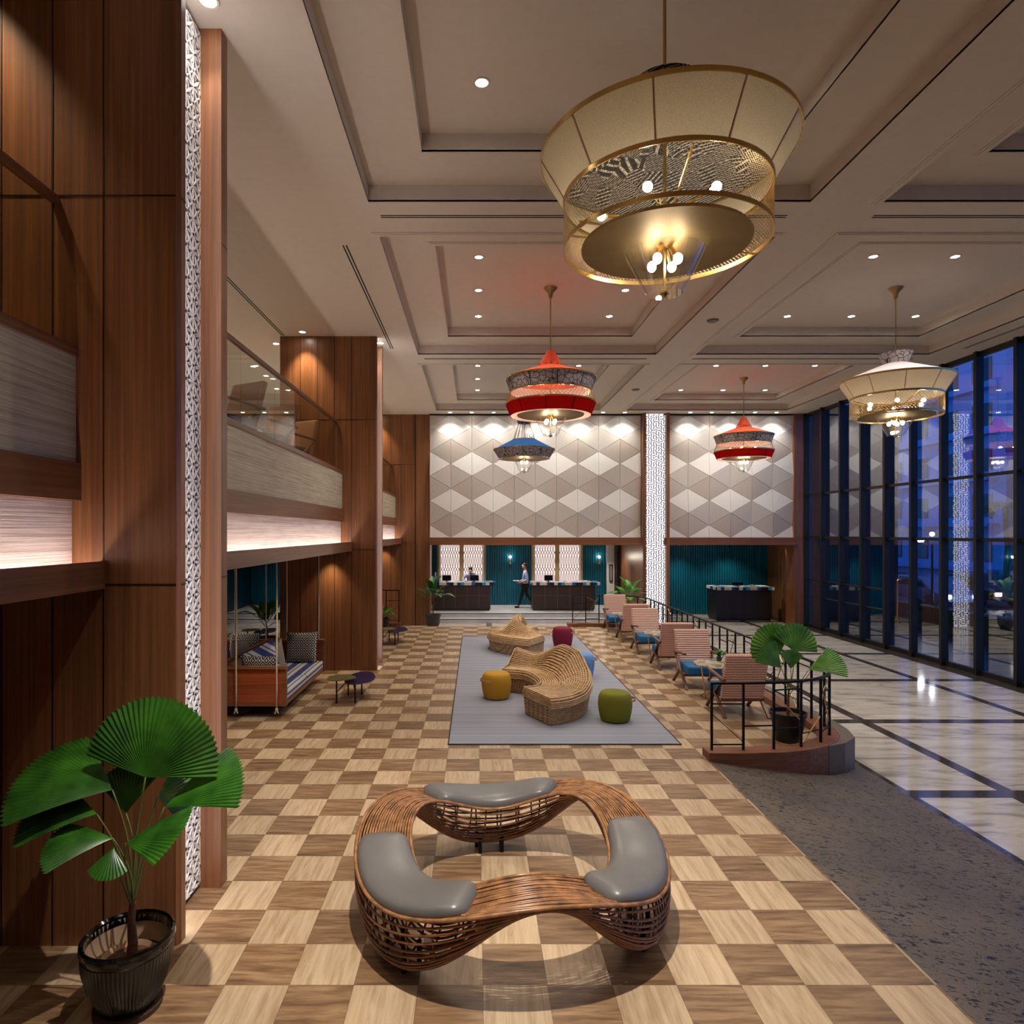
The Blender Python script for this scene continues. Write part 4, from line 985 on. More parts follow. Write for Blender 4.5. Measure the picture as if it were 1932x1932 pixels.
for h, d, nr, R, sp, n_ in LV:
    sm = MB(); stem(sm, (0.03, 0, 0.62), h, (0.04 if h[0] < 0 else -0.02, 0, 0.02)); so = sm.build('stem', 'stem', t, smooth='all')
    fan(h, d, nr, R, sp, n_).build('fan_leaf', 'palm', so, smooth=True)
# palm by the railing
t = thing('potted_palm', 'fan palm in a tapered black pot inside the curved end of the railing', 'plant', (4.49, 9.33, 0))
MB().lathe([(0, 0.0), (0.165, 0.0), (0.17, 0.02), (0.235, 0.36), (0.25, 0.37), (0.255, 0.42), (0.235, 0.42), (0.225, 0.36), (0, 0.35)], 44).build('pot', 'potblack', t, smooth=True)
MB().lathe([(0, 0.365), (0.22, 0.36)], 30).build('soil', 'soil', t)
MB().tube([(0, 0, 0.36), (0.0, 0, 0.5), (0.01, 0, 0.7)], [0.024, 0.02, 0.014], 8).build('trunk', 'trunk', t, smooth=True)
for h, d, nr, R, sp, n_ in [((0.10, 0.02, 1.28), (0.35, 0.1, 1), (0.1, -1, 0.2), 0.42, 1.25, 16), ((-0.08, 0.05, 1.25), (-0.6, 0.1, 0.8), (0, -1, 0.2), 0.46, 1.1, 16), ((-0.12, -0.05, 1.05), (-0.7, -0.1, 0.8), (-0.1, -1, 0.3), 0.42, 0.6, 14), ((0.02, -0.04, 1.04), (0.12, 0, 1), (0, -1, 0.2), 0.28, 0.7, 12), ((0.27, -0.05, 1.03), (1, -0.1, 0.38), (0, -0.9, 0.9), 0.52, 0.55, 16)]:
    sm = MB(); stem(sm, (0.01, 0, 0.66), h, (0.02, 0, 0), 0.005); so = sm.build('stem', 'stem', t, smooth='all')
    fan(h, d, nr, R, sp, n_, 0.1).build('fan_leaf', 'palm_lt', so, smooth=True)
def blade(m, base, tip, wd, up=(0, 0, 1), droop=0.15, n=8):
    base = Vector(base); tip = Vector(tip); d = tip-base; s_ = d.cross(Vector(up)).normalized(); u_ = s_.cross(d).normalized(); vs = []
    for i in range(n+1):
        q = i/n; w_ = wd*(math.sin(PI*min(1, q**0.8*1.0))**0.8 if 0 < q < 1 else 0.0)+0.002
        c = base+d*q+u_*(droop*d.length*math.sin(PI*q))
        vs += [c-s_*w_+u_*(0.25*w_), c, c+s_*w_+u_*(0.25*w_)]
    m.add(vs, [(3*i+k, 3*i+k+1, 3*i+k+4, 3*i+k+3) for i in range(n) for k in (0, 1)]); return m
def leafy(loc, label, leaves, h, mat, pot, potprof, stemtop, seed):
    rnd = random.Random(seed); t = thing('potted_plant', label, 'plant', loc)
    MB().lathe(potprof, 32).build('pot', pot, t, smooth=True); zt = max(p[1] for p in potprof)
    MB().tube([(0, 0, zt-0.05), (0.02, 0, (zt+stemtop)/2), (0, 0, stemtop)], 0.018, 8).build('trunk', 'trunk', t, smooth=True)
    for k in range(leaves):
        a = 2*PI*k/leaves*2.4+rnd.uniform(-0.3, 0.3); el = rnd.uniform(0.1, 1.25); L_ = rnd.uniform(0.34, 0.52)*h
        b_ = Vector((0.03*math.cos(a), 0.03*math.sin(a), stemtop-0.05+rnd.uniform(-0.1, 0.12)*h)); dr = Vector((math.cos(a)*math.cos(el), math.sin(a)*math.cos(el), math.sin(el)))
        j = b_+dr*0.2*h; m = MB().tube([b_, j], 0.006, 5); so = m.build('stalk', 'stem', t)
        blade(MB(), j, j+dr*L_+Vector((0, 0, -0.08*h)), 0.11*h).build('leaf', mat, so, smooth='all')
    return t
PP = [(0, 0), (0.15, 0), (0.17, 0.03), (0.24, 0.2), (0.25, 0.42), (0.28, 0.46), (0.28, 0.5), (0.24, 0.5), (0.22, 0.42), (0, 0.42)]
leafy((-1.5, 22.6, ZL), 'broad-leaved plant in a round grey pot at the left of the reception steps', 15, 1.2, 'leaf_dk', 'potgrey', PP, 1.15, 3)
leafy((5.32, 22.6, ZL), 'bright green leafy plant beside the fretwork column, right of the reception desks', 15, 1.25, 'leaf', 'potgrey', PP, 1.05, 5)
leafy((-5.0, 15.45, 0), 'bright leafy plant standing behind the rope-hung swing seat', 15, 1.15, 'leaf', 'potgrey', PP, 0.85, 8)
leafy((-2.85, 19.9, 0), 'spiky plant in a blue-green pot beyond the far coffee table', 14, 0.7, 'leaf', 'ceramic', [(0, 0), (0.14, 0), (0.2, 0.3), (0.2, 0.36), (0.17, 0.36), (0.17, 0.3), (0, 0.3)], 0.45, 9)
def tinyplant(loc, label, seed):
    rnd = random.Random(seed); t = thing('small_potted_plant', label, 'plant', loc, 0, 'little plants on the side tables')
    MB().lathe([(0, 0), (0.035, 0), (0.05, 0.08), (0.045, 0.08), (0.04, 0.07), (0, 0.07)], 20).build('pot', 'potgrey', t, smooth=True)
    m = MB()
    for k in range(14): a = k*2.4; el = rnd.uniform(0.3, 1.4); L_ = rnd.uniform(0.12, 0.2); blade(m, (0, 0, 0.07), (math.cos(a)*math.cos(el)*L_, math.sin(a)*math.cos(el)*L_, 0.07+math.sin(el)*L_), 0.022, n=5)
    m.build('leaves', 'leaf', t, smooth='all')
tinyplant((4.50, 12.0, 0.615), 'little green plant in a tumbler on the nearest side table', 1)
tinyplant((4.52, 15.55, 0.615), 'little green plant on the middle side table', 2)

# ================================================================== RAILINGS
def railing(path, label, step=0.42, hgt=1.0, z0=0.11, seed=1):
    rnd = random.Random(seed); P = [Vector((a, b, 0)) for a, b in path]; cum = [0]
    for i in range(len(P)-1): cum.append(cum[-1]+(P[i+1]-P[i]).length)
    def at(s_):
        s_ = min(max(s_, 0), cum[-1])
        for i in range(len(P)-1):
            if s_ <= cum[i+1]+1e-9: u = (s_-cum[i])/(cum[i+1]-cum[i]); return P[i].lerp(P[i+1], u)
        return P[-1]
    t = thing('metal_railing', label, 'railing', (P[0].x, P[0].y, z0)); O = P[0]
    n_ = max(1, round(cum[-1]/step)); L_ = cum[-1]/n_
    for k in range(n_+1):
        p = at(k*L_)-O; MB().box(p.x-0.014, p.x+0.014, p.y-0.014, p.y+0.014, 0, hgt-0.11).build('post', 'black', t)
    samp = [at(s_*cum[-1]/(n_*4))-O for s_ in range(n_*4+1)]
    m = MB()
    for i in range(len(samp)-1): m.bar(samp[i]+Vector((0, 0, hgt-0.115)), samp[i+1]+Vector((0, 0, hgt-0.115)), 0.045, 0.028)
    m.build('top_rail', 'black', t)
    class G:
        def bar(s, *a): MB().bar(*a).build('brass_brace', 'brass', t); return s
    class Q:
        def bar(s, *a): MB().bar(*a).build('cross_bar', 'black', t); return s
    m = Q(); g = G(); H = hgt-0.13
    for k in range(n_):
        a = at(k*L_)-O; b_ = at((k+1)*L_)-O; c = k % 5; V = lambda p, f: p+Vector((0, 0, H*f))
        if c == 0: m.bar(V(a, 0.70), V(b_, 0.70), 0.012, 0.018).bar(V(a, 0.08), V(b_, 0.08), 0.012, 0.018).bar(V(a, 0.55), V(b_, 0.12), 0.01, 0.01)
        elif c == 1: m.bar(V(a, 0.36), V(b_, 0.36), 0.012, 0.018)
        elif c == 2: m.bar(V(a, 0.90), V(b_, 0.90), 0.012, 0.018).bar(V(a, 0.30), V(b_, 0.30), 0.012, 0.018); g.bar(V(a, 0.85), V(b_, 0.4), 0.01, 0.01)
        elif c == 3: g.bar(V(a, 0.02), V(b_, 0.42), 0.014, 0.014); m.bar(V(a, 0.2), V(b_, 0.2), 0.01, 0.014)
        else: m.bar(V(a, 0.76), V(b_, 0.76), 0.012, 0.018).bar(V(a, 0.15), V(b_, 0.15), 0.012, 0.018); g.bar(V(a, 0.95), V(b_, 0.2), 0.012, 0.012); g.bar(V(a, 0.72), V(b_, 0.97), 0.012, 0.012)
def sweepbox(path, w0, w1, z0, z1):
    P = [Vector((a, b, 0)) for a, b in path]; n_ = len(P); vs = []
    for i in range(n_):
        d = (P[min(i+1, n_-1)]-P[max(i-1, 0)]).normalized(); nn = Vector((d.y, -d.x, 0))
        for w_, z in ((w0, z0), (w1, z0), (w1, z1), (w0, z1)): vs.append(P[i]+nn*w_+Vector((0, 0, z)))
    return MB().add(vs, [(i*4+k, i*4+(k+1) % 4, i*4+4+(k+1) % 4, i*4+4+k) for i in range(n_-1) for k in range(4)]+[(3, 2, 1, 0), tuple(range(4*n_-4, 4*n_))])
def dense(P, k=4):
    o = []
    for i in range(len(P)-1):
        for q in range(k): o.append((P[i][0]+(P[i+1][0]-P[i][0])*q/k, P[i][1]+(P[i+1][1]-P[i][1])*q/k))
    return o+[P[-1]]
struct(sweepbox(full, -0.13, 0.13, -0.45, 0.11).build('kerb_timber', 'kerbwood', bevel=0.006))
kl = MB(); seg = full[4:-4]; ns = len(seg); vs = []
for i in range(ns):
    P0 = Vector((*seg[max(i-1, 0)], 0)); P1 = Vector((*seg[min(i+1, ns-1)], 0)); d = (P1-P0).normalized(); nn = Vector((d.y, -d.x, 0)); c = Vector((*seg[i], 0))
    wd = 0.135+0.175*min(1, min(i, ns-1-i)/2.0)
    for w_, z in ((0.125, -0.45), (wd, -0.45), (wd, 0.10), (0.125, 0.10)): vs.append(c+nn*w_+Vector((0, 0, z)))
kl.add(vs, [(i*4+k, i*4+(k+1) % 4, i*4+4+(k+1) % 4, i*4+4+k) for i in range(ns-1) for k in range(4)]+[(3, 2, 1, 0), tuple(range(4*ns-4, 4*ns))])
struct(kl.build('kerb_stone', 'greystone'))
full2 = [(3.13, 8.61)]+full[1:-1]+[(3.08, 20.69)]
railing(full2, 'long black railing with brass braces and curved ends enclosing the row of armchairs')
tag(MB().box(2.92, 3.22, 20.5, 20.86, 0, 0.108).build('kerb_block', 'kerbwood', bevel=0.008), 'square brown timber block under the far end post of the long railing', 'kerb block')
struct(MB().box(-4.2, -2.4, 20.55, 20.75, 0, 0.11).build('kerb_left', 'kerbwood'))
railing([(-2.45, 20.65), (-4.1, 20.65)], 'short black railing beside the farthest timber pillar', 0.42, 1.15)

# ================================================================== SWING SEATS
def cushion(name, sx, sz, th, mat, loc, rot, label, cat='cushion', group='swing seat cushions'):
    m = MB(); n_ = 12; vs = []
    for side in (-1, 1):
        for i in range(n_+1):
            for k in range(n_+1):
                u = -1+2*i/n_; v = -1+2*k/n_; b_ = ((1-u**4)*(1-v**4))**0.5
                pin = 1-0.06*(1-abs(v)**2)*abs(u)**2; pin2 = 1-0.06*(1-abs(u)**2)*abs(v)**2
                vs.append((u*sx/2*pin, side*th/2*b_, v*sz/2*pin2))
    q = (n_+1)**2
    for s_ in (0, 1): m.f += [tuple(s_*q+e for e in (i*(n_+1)+k, i*(n_+1)+k+1, (i+1)*(n_+1)+k+1, (i+1)*(n_+1)+k)) for i in range(n_) for k in range(n_)]
    m.v = vs; m.mi = [0]*len(m.f)
    bd = [(0, k) for k in range(n_)]+[(i, n_) for i in range(n_)]+[(n_, k) for k in range(n_, 0, -1)]+[(i, 0) for i in range(n_, 0, -1)]
    for e in range(len(bd)):
        a = bd[e][0]*(n_+1)+bd[e][1]; b_ = bd[(e+1) % len(bd)][0]*(n_+1)+bd[(e+1) % len(bd)][1]; m.f.append((a, b_, b_+q, a+q)); m.mi.append(0)
    o = m.build(name, mat, smooth='all', loc=loc); o.rotation_euler = rot; return tag(o, label, cat, group)
def swing(x0, x1, y0, y1, label, flip=False):
    t = thing('swing_seat', label, 'swing seat', (x0, y0, 0)); W = x1-x0; D = y1-y0
    for y in (0, D-0.06):
        MB().box(0.04, W-0.04, y+0.01, y+0.05, 0.24, 0.80).build('arm_panel', 'redwood', t)
        m = MB().box(0, W, y-0.03, y+0.09, 0.80, 0.84).box(0, 0.06, y, y+0.06, 0.2, 0.8).box(W-0.06, W, y, y+0.06, 0.2, 0.8).box(0.06, W-0.06, y, y+0.06, 0.2, 0.25)
        m.build('arm_frame', 'walnut_x', t)
    xb = (W-0.05) if flip else 0.0
    MB().box(xb, xb+0.05, 0.06, D-0.06, 0.25, 0.87).build('back_board', 'walnut_y', t)
    MB().box(0.02, W-0.02, 0.06, D-0.06, 0.2, 0.27).build('seat_frame', 'walnut_y', t)
    a, b_ = (0.05, W-0.02) if not flip else (0.02, W-0.05)
    MB().box(a, b_, 0.07, D/2-0.005, 0.27, 0.42).build('mattress', 'ticking', t, bevel=0.03)
    MB().box(a, b_, D/2+0.005, D-0.07, 0.27, 0.42).build('mattress', 'ticking', t, bevel=0.03)
    for y in (-0.045, D+0.045):
        for x in (0.16, W-0.14):
            m = MB(); m.tube([(x, y, 0.17), (x+0.004, y, 0.5), (x, y, 0.86), (x+0.006, y, 1.6), (x, y, 2.66)], 0.014, 8); m.ball((x, y, 0.16), 0.026, 8, 6).tube([(x, y, 0.16), (x-0.03, y-0.01, 0.09)], 0.012, 6).tube([(x, y, 0.16), (x+0.03, y-0.01, 0.10)], 0.012, 6)
            m.build('rope', 'rope', t, smooth='all')
    return t
swing(-4.0, -3.05, 10.42, 13.1, 'rope-hung timber swing seat with blue striped mattress between the first two pillars')
swing(-5.05, -4.12, 10.42, 13.1, 'second rope-hung swing seat standing back to back behind the first one', True)
cushion('cushion', 0.62, 0.60, 0.18, 'ikat', (-3.46, 12.86, 0.72), (-0.16, 0, 0.0), 'square black and cream patterned cushion leaning on the far arm of the front swing seat')
cushion('cushion', 0.62, 0.32, 0.14, 'ikat', (-3.54, 10.62, 0.66), (0.14, 0, 0.0), 'low black and cream lumbar cushion against the near arm of the front swing seat').location.z = 0.82
cushion('cushion', 0.66, 0.62, 0.18, 'ticking', (-3.72, 11.2, 0.74), (0.12, -0.34, 0.75), 'large blue striped cushion with beige borders leaning on the back board')
cushion('cushion', 0.58, 0.60, 0.17, 'beigeboucle', (-3.66, 11.62, 0.72), (0.05, -0.25, 1.0), 'beige boucle cushion behind the large blue striped cushion')
cushion('cushion', 0.6, 0.56, 0.17, 'greycloth', (-4.35, 11.9, 0.72), (0, 0.2, 1.45), 'grey cushion with white piping on the rear swing seat')
cushion('cushion', 0.6, 0.56, 0.17, 'navy', (-4.4, 11.15, 0.72), (0, 0.2, 1.5), 'navy and white cushion on the rear swing seat')
cushion('cushion', 0.6, 0.56, 0.17, 'ikat', (-4.6, 12.86, 0.72), (-0.15, 0, 0), 'black and cream patterned cushion at the far end of the rear swing seat')
def blob(rx, ry, n=28, k=0.12, ph=0): return [(rx*math.cos(a)*(1+k*math.cos(3*a+ph)), ry*math.sin(a)*(1+k*math.sin(2*a+ph))) for a in [2*PI*i/n for i in range(n)]]
c0 = None
for x, y, l in ((-2.25, 11.65, 'olive and navy two-level coffee table in front of the swing seat'), (-2.28, 17.5, 'olive and navy two-level coffee table beyond the middle timber pillar'), (-5.8, 17.3, 'two-level coffee table in the dim lounge behind the swing seats')):
    if c0: dup(c0, (x, y, 0), 0, l); continue
    c0 = thing('coffee_table', l, 'table', (x, y, 0), 0, 'two-level coffee tables')
    MB().prism([(p[0]-0.16, p[1]-0.12) for p in blob(0.25, 0.22)], 0.40, 0.42).build('upper_top', 'olive_top', c0, bevel=0.006)
    MB().prism([(p[0]+0.14, p[1]+0.18) for p in blob(0.26, 0.52, k=0.08, ph=0.6)], 0.33, 0.35).build('lower_top', 'navy_top', c0, bevel=0.006)
    for dx, dy, z in ((-0.19, -0.30, 0.40), (0.13, -0.28, 0.33), (-0.10, 0.28, 0.33), (0.14, 0.33, 0.33)): MB().tube([(dx, dy, 0), (dx, dy, z)], 0.014, 8).tube([(dx, dy, 0.2), (dx*0.3, dy*0.3+0.1, 0.33)], 0.01, 6).build('leg', 'black', c0)
# mezzanine armchairs
m0 = None
for i, (x, y) in enumerate(((-3.72, 9.75), (-3.72, 11.55), (-3.75, 13.2))):
    l = f'{("first", "second", "third")[i]} tan armchair on the mezzanine behind the glass, counting from the nearest pillar'
    if m0 is None: m0 = armchair(l, 'tan', 'charcoal', 'walnut'); m0.location = (x, y, 4.28); m0.rotation_euler = (0, 0, -0.5); m0['group'] = 'mezzanine armchairs'
    else: dup(m0, (x, y, 4.28), -0.5, l)

# ================================================================== RECEPTION
def screen(x0, x1, label):
    t = thing('backlit_screen', label, 'screen', (x0, 27.0, -0.05)); W = x1-x0; H = 2.66
    fr = MB()
    for xx, ww in ((0, 0.1), (W/2-0.09, 0.18), (W-0.1, 0.1)): fr.box(xx, xx+ww, 0.0, 0.12, 0, H)
    fr.build('brass_frame', 'gold', t)
    MB().box(0.02, W-0.02, 0.10, 0.14, 0, H).build('light_panel', 'backlit', t)
    f = MB()
    for h_ in (0, 1):
        a = 0.12 if h_ == 0 else W/2+0.06; b_ = W/2-0.06 if h_ == 0 else W-0.12; n_ = 8; p = (b_-a)/n_
        for k in range(n_+1):
            for s_ in (-1, 1):
                pts = []; z = 0.0; i = 0
                while z < H:
                    q = (z/0.7) % 1.0; am = 0.46 if q < 0.28 else 0.0
                    wv = abs(math.sin(PI*min(q/0.28, 1)))*0.40 if q < 0.28 else abs(math.sin(PI*((q-0.28)/0.72)))*0.30
                    xx = a+k*p+s_*p*wv; xx = min(max(xx, a), b_); pts.append((xx, 0.07, z)); z += 0.035
                f.tube(pts, 0.011, 4)
    f.build('fretwork', 'screenwood', t)
screen(-1.6, 0.40, 'glowing fretwork screen with brass frame behind the left reception desk')
screen(2.33, 4.45, 'glowing fretwork screen with brass frame behind the right reception desk')
def sconce(x, label):
    t = thing('wall_sconce', label, 'wall light', (x, 27.14, 1.75), 0, 'brass wall sconces')
    MB().lathe([(0, 0), (0.07, 0.01), (0.09, 0.08), (0.03, 0.16), (0.05, 0.2), (0, 0.2)], 20, (0, -0.12, -0.1)).build('brass_body', 'brass', t, smooth=True)
    MB().lathe([(0.05, 0.1), (0.09, 0.32), (0.07, 0.42)], 20, (0, -0.12, 0)).build('glass_shade', 'lampglass', t, smooth=True)
    MB().ball((0, -0.12, 0.22), 0.05, 12, 8).build('bulb', 'led', t, smooth='all')
    spot((x, 26.85, 2.0), 8, 170, 0.9, (1, 0.85, 0.65), 0.05, rot=(-PI/2, 0, 0))
sconce(1.43, 'brass wall sconce on the teal wall between the two glowing screens'); sconce(5.14, 'brass wall sconce on the teal wall right of the glowing screens')
def desk(x0, x1, y0, y1, z0, h, mat, label, n_, over):
    t = thing('reception_desk', label, 'desk', (x0, y0, z0)); W = x1-x0; D = y1-y0
    MB().box(0.03, W-0.03, 0.03, D, 0, 0.06).box(0, W, 0, D, 0.06, h-0.08).build('desk_body', mat, t, bevel=0.004)
    g = MB(); g.box(0, W, -0.008, 0.0, h*0.52, h*0.52+0.022)
    for k in range(1, n_): g.box(W*k/n_-0.011, W*k/n_+0.011, -0.008, 0, 0.07, h-0.1)
    g.box(-0.008, 0.0, 0, D, h*0.52, h*0.52+0.022); g.build('panel_groove', 'desk_groove' if mat == 'desk' else 'desk_black', t)
    MB().box(-0.04, W+over, -0.06, D+0.05, h-0.11, h).build('tiled_counter', 'mosaic', t, bevel=0.004)
    if mat == 'desk': MB().box(0.05, W-0.05, -0.05, -0.035, h-0.09, h-0.082).build('under_counter_light', 'backlit', t)
    return t
desk(-1.7, 0.56, 25.2, 26.0, -0.05, 1.1, 'desk', 'left brown panelled reception desk with patchwork tiled counter', 5, 0.2)
desk(2.2, 4.62, 25.2, 26.0, -0.05, 1.1, 'desk', 'right brown panelled reception desk with patchwork tiled counter', 5, 0.2)
desk(9.15, 11.25, 24.65, 25.6, ZL, 1.28, 'desk_black', 'free-standing black desk with blue patchwork counter in the side alcove', 4, 0.08)
def monitor(x, y, z, label, w_=0.34, h=0.22):
    t = thing('computer_monitor', label, 'monitor', (x, y, z), 0, 'desk screens'); MB().box(-w_/2, w_/2, 0, 0.025, 0.04, 0.04+h).build('screen_panel', 'black', t, bevel=0.006); MB().box(-0.09, 0.09, -0.02, 0.12, 0, 0.01).box(-0.02, 0.02, 0.01, 0.04, 0, 0.1).build('stand', 'black', t)
monitor(-1.15, 25.5, 1.05, 'black monitor at the left end of the left reception desk'); monitor(-0.06, 25.5, 1.05, 'black monitor in front of the leaning receptionist'); monitor(2.86, 25.5, 1.05, 'black monitor on the right reception desk')
monitor(10.1, 25.0, ZL+1.28, 'low dark screen on the black alcove desk', 0.4, 0.12)
tag(MB().box(4.1, 4.4, 25.3, 25.55, 1.05, 1.075).box(4.12, 4.38, 25.3, 25.52, 1.075, 1.10).build('paper_stack', 'paper'), 'small stack of white papers on the right end of the right reception desk', 'papers')
tag(MB().box(10.9, 11.2, 24.8, 25.2, ZL+1.28, ZL+1.31).build('paper_stack', 'paper'), 'flat white papers on the right end of the black alcove desk', 'papers')
tag(MB().lathe([(0, 0), (0.09, 0), (0.09, 0.06), (0, 0.06)], 20, (10.6, 24.9, ZL+1.28)).build('white_bowl', 'white'), 'little white bowl on the black alcove desk', 'bowl')
tag(MB().box(-1.62, -1.56, 25.5, 25.56, 1.05, 1.42).build('white_sign_holder', 'paper'), 'upright white card at the left end of the reception counter', 'sign')
# grille door and picture right of the teal wall
struct(MB().box(5.42, 5.96, 26.9, 26.96, -0.05, 2.62).build('wall_reception_return', 'whitewall'))
t = thing('framed_picture', 'dark framed picture on the white return wall right of the reception', 'picture', (5.60, 26.88, 1.3)); MB().box(-0.08, 0.08, -0.02, 0.02, -0.36, 0.36).build('frame', 'charcoal', t); MB().box(-0.05, 0.05, -0.025, -0.02, -0.3, 0.3).build('print', 'greycloth', t)
t = thing('slatted_screen', 'black vertical slatted screen beside the reception, right of the framed picture', 'screen', (5.72, 26.7, -0.05))
for k in range(4): MB().box(k*0.075, k*0.075+0.035, 0, 0.08, 0, 2.5).build('slat', 'black', t)
MB().box(-0.02, 0.28, 0, 0.08, 2.5, 2.6).build('head_rail', 'walnut_x', t)

# ================================================================== PEOPLE
def skin_chain(joints, edges, root=0, sub=1):
    me = bpy.data.meshes.new('figure'); me.from_pydata([j[:3] for j in joints], edges, []); return me
def figure(name, joints, edges, mat, parent, root=0, sub=2):
    me = bpy.data.meshes.new(name); me.from_pydata([j[:3] for j in joints], edges, [])
    me.skin_vertices.new() if hasattr(me.skin_vertices, 'new') else None
    o = bpy.data.objects.new(name, me); COL.objects.link(o); me.materials.append(M[mat])
    sk = o.modifiers.new('skin', 'SKIN'); sk.use_smooth_shade = True
    if not me.skin_vertices:
        bm = bmesh.new(); bm.from_mesh(me); bm.verts.layers.skin.verify(); bm.to_mesh(me); bm.free()
    for i, j in enumerate(joints):
        sv = me.skin_vertices[0].data[i]; r = j[3]; sv.radius = (r, r) if not isinstance(r, tuple) else r; sv.use_root = (i == root)
    s2 = o.modifiers.new('subsurf', 'SUBSURF'); s2.levels = sub; s2.render_levels = sub
    if parent: o.parent = parent
    return o
def hand(parent, wrist, d, curl, mat='skin'):
    w_ = Vector(wrist); d = Vector(d).normalized(); s_ = d.cross(Vector((0, 0, 1))); s_ = s_.normalized() if s_.length > 0.1 else Vector((0, 1, 0)); dn = Vector((0, 0, -1))
    J = [(*w_, 0.022), (*(w_+d*0.05), 0.026), (*(w_+d*0.09), 0.024)]; E = [(0, 1), (1, 2)]
    for k, (o_, L_) in enumerate(((-0.028, 0.065), (-0.010, 0.078), (0.010, 0.074), (0.027, 0.058))):
        b_ = w_+d*0.095+s_*o_; i = len(J); m_ = b_+d*L_*0.5+dn*L_*0.12*curl; e_ = m_+d*L_*0.4+dn*L_*0.35*curl
        J += [(*b_, 0.009), (*m_, 0.0085), (*e_, 0.007)]; E += [(2, i), (i, i+1), (i+1, i+2)]
    i = len(J); b_ = w_+d*0.035-s_*0.03; J += [(*b_, 0.011), (*(b_+d*0.035-s_*0.02+dn*0.01), 0.009), (*(b_+d*0.06-s_*0.02+dn*0.02), 0.008)]; E += [(1, i), (i, i+1), (i+1, i+2)]
    return J, E
def person(name, label, loc, rz, Jt, paper=False):
    t = thing(name, label, 'person', loc, rz)
    # Jt: dict of joints, facing -y
    J = []; E = []; idx = {}
    def add(k, p, r, par=None):
        idx[k] = len(J); J.append((*p, r))
        if par is not None: E.append((idx[par], idx[k]))
    g = Jt
    add('pel', g['pel'], 0.12); add('waist', g['waist'], 0.115, 'pel'); add('chest', g['chest'], 0.145, 'waist'); add('neck0', g['neck'], 0.06, 'chest'); add('neck', g['neck1'], 0.052, 'neck0')
    add('jaw', g['jaw'], (0.062, 0.07), 'neck'); add('head', g['head'], (0.078, 0.095), 'jaw'); add('crown', g['crown'], (0.06, 0.075), 'head')
    for s_ in 'lr':
        add('sh'+s_, g['sh'+s_], 0.058, 'chest'); add('el'+s_, g['el'+s_], 0.042, 'sh'+s_); add('wr'+s_, g['wr'+s_], 0.028, 'el'+s_)
        add('hip'+s_, g['hip'+s_], 0.09, 'pel'); add('kn'+s_, g['kn'+s_], 0.06, 'hip'+s_); add('an'+s_, g['an'+s_], 0.04, 'kn'+s_); add('toe'+s_, g['toe'+s_], 0.032, 'an'+s_)
        d = Vector(g['wr'+s_])-Vector(g['el'+s_]); hj, he = hand(t, g['wr'+s_], d, 0.6); base = len(J)
        J.extend(hj[1:]); E.extend([(idx['wr'+s_] if a == 0 else base+a-1, base+b_-1) for a, b_ in he])
    figure('body', J, E, 'skin', t)
    K = []; F = []; ix = {}
    def ad(k, p, r, par=None):
        ix[k] = len(K); K.append((*p, r))
        if par is not None: F.append((ix[par], ix[k]))
    ad('w', g['pel'], 0.14); ad('w2', g['waist'], 0.135, 'w'); ad('c', g['chest'], 0.165, 'w2'); ad('n', Vector(g['neck'])-Vector((0, 0, 0.02)), 0.068, 'c')
    for s_ in 'lr': ad('s'+s_, g['sh'+s_], 0.075, 'c'); ad('e'+s_, g['el'+s_], 0.056, 's'+s_); ad('r'+s_, Vector(g['wr'+s_]).lerp(Vector(g['el'+s_]), 0.08), 0.04, 'e'+s_)
    figure('shirt', K, F, 'shirt', t)
    K = []; F = []; ix = {}
    ad('w', Vector(g['pel'])+Vector((0, 0, 0.03)), 0.145)
    for s_ in 'lr': ad('h'+s_, g['hip'+s_], 0.105, 'w'); ad('k'+s_, g['kn'+s_], 0.075, 'h'+s_); ad('a'+s_, g['an'+s_], 0.058, 'k'+s_)
    figure('trousers', K, F, 'trousers', t)
    for s_ in 'lr': a = Vector(g['an'+s_]); b_ = Vector(g['toe'+s_]); MB().tube([a+(a-b_)*0.15+Vector((0, 0, -0.035)), a.lerp(b_, 0.4)+Vector((0, 0, -0.02)), b_+Vector((0, 0, 0.0))], [0.042, 0.045, 0.034], 10).build('shoe', 'black', t, smooth='all')
    hd = Vector(g['head']); cr = Vector(g['crown']); up = (cr-Vector(g['jaw'])).normalized(); fw = Vector(g['face']).normalized(); bk = -fw
    c = hd+up*0.035+bk*0.018
    MB().ball(c, 0.1, 16, 12, (0.86, 1.0, 0.92)).build('hair', 'hair', t, smooth='all')
    s_ = fw.cross(up).normalized(); fc = hd-up*0.02
    MB().ball(fc+fw*0.045-up*0.01, 0.072, 14, 10, (0.95, 0.95, 1.1)).tube([fc+fw*0.112+up*0.015, fc+fw*0.132-up*0.012], [0.008, 0.012], 8).ball(fc+s_*0.085, 0.022, 8, 6, (0.6, 1, 1.3)).ball(fc-s_*0.085, 0.022, 8, 6, (0.6, 1, 1.3)).build('face', 'skin', t, smooth='all')
    MB().ball(fc+fw*0.108+s_*0.03+up*0.015, 0.009, 8, 6).ball(fc+fw*0.108-s_*0.03+up*0.015, 0.009, 8, 6).build('eyes', 'black', t)
    MB().bar(fc+fw*0.113-s_*0.02-up*0.04, fc+fw*0.113+s_*0.02-up*0.04, 0.006, 0.008).build('mouth', 'magenta', t)
    return t
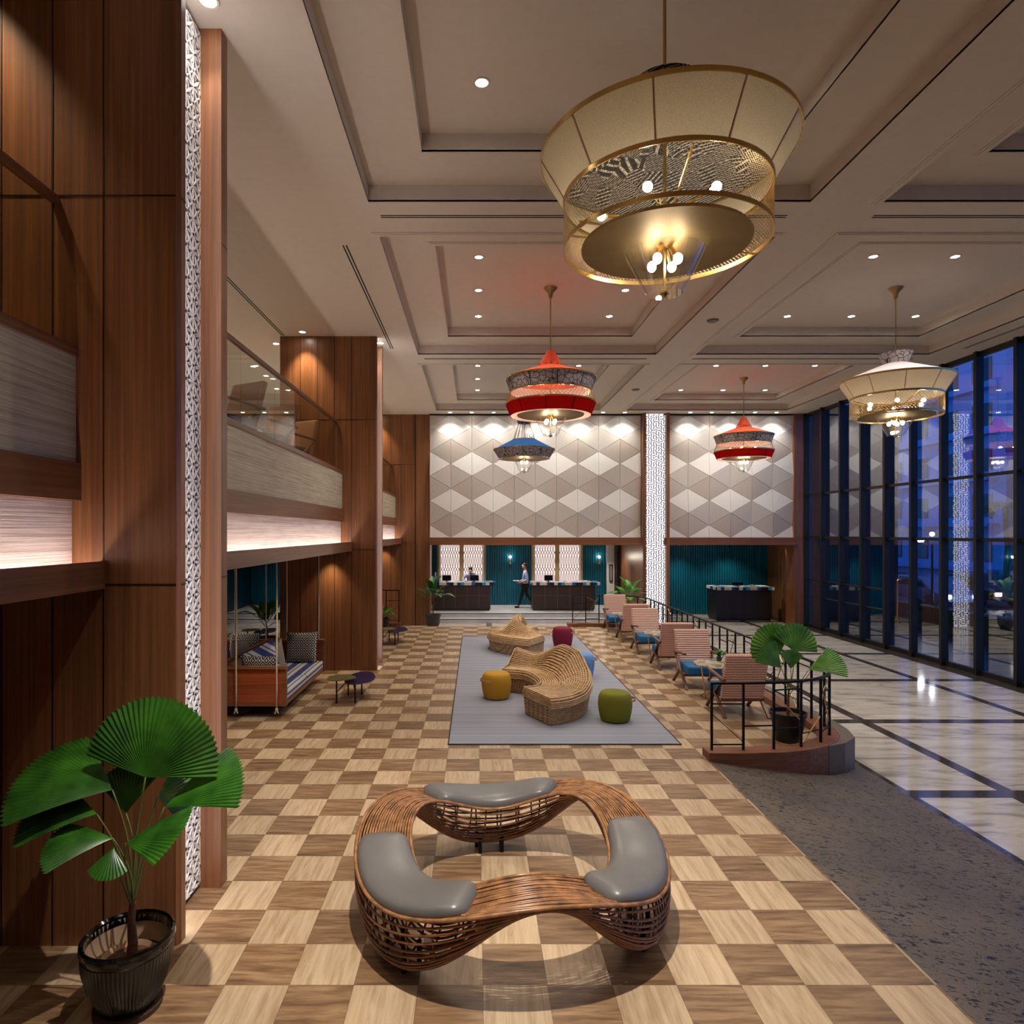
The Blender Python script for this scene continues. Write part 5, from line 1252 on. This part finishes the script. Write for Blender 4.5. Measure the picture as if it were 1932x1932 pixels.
walk = dict(pel=(0, 0, 0.96), waist=(0, 0.01, 1.10), chest=(0, 0.02, 1.34), neck=(0, 0.01, 1.50), neck1=(0, 0, 1.56), jaw=(0, -0.02, 1.62), head=(0, -0.01, 1.70), crown=(0, 0.0, 1.76),
    shl=(0.19, 0.02, 1.43), ell=(0.23, 0.06, 1.14), wrl=(0.17, -0.16, 1.05), shr=(-0.19, 0.02, 1.43), elr=(-0.23, 0.03, 1.14), wrr=(-0.15, -0.20, 1.06),
    hipl=(0.09, 0, 0.90), knl=(0.09, -0.15, 0.50), anl=(0.09, -0.27, 0.09), toel=(0.09, -0.42, 0.045), hipr=(-0.09, 0, 0.90), knr=(-0.09, 0.10, 0.50), anr=(-0.09, 0.38, 0.14), toer=(-0.09, 0.30, 0.045), face=(0, -1, 0))
person('person', 'man in pale blue shirt and black trousers walking left carrying a sheet of paper', (1.98, 26.15, -0.05), -PI/2, walk)
tag(MB().box(1.50, 1.76, 26.03, 26.24, 1.045, 1.05).build('paper_sheet', 'paper'), 'white sheet of paper held out by the walking man', 'paper')
lean = dict(pel=(0, 0.1, 0.93), waist=(0, 0.04, 1.06), chest=(0, -0.08, 1.25), neck=(0, -0.16, 1.38), neck1=(0, -0.20, 1.43), jaw=(0, -0.25, 1.46), head=(0, -0.26, 1.53), crown=(0, -0.25, 1.59),
    shl=(0.18, -0.10, 1.33), ell=(0.31, -0.12, 1.14), wrl=(0.30, -0.27, 1.12), shr=(-0.18, -0.10, 1.33), elr=(-0.31, -0.12, 1.14), wrr=(-0.30, -0.27, 1.12),
    hipl=(0.09, 0.1, 0.87), knl=(0.09, 0.1, 0.48), anl=(0.09, 0.12, 0.09), toel=(0.09, -0.06, 0.04), hipr=(-0.09, 0.1, 0.87), knr=(-0.09, 0.1, 0.48), anr=(-0.09, 0.12, 0.09), toer=(-0.09, -0.06, 0.04), face=(0, -0.8, -0.5))
person('person', 'receptionist in pale blue shirt leaning over the left reception desk with head bowed', (-0.22, 26.4, -0.05), 0, lean)
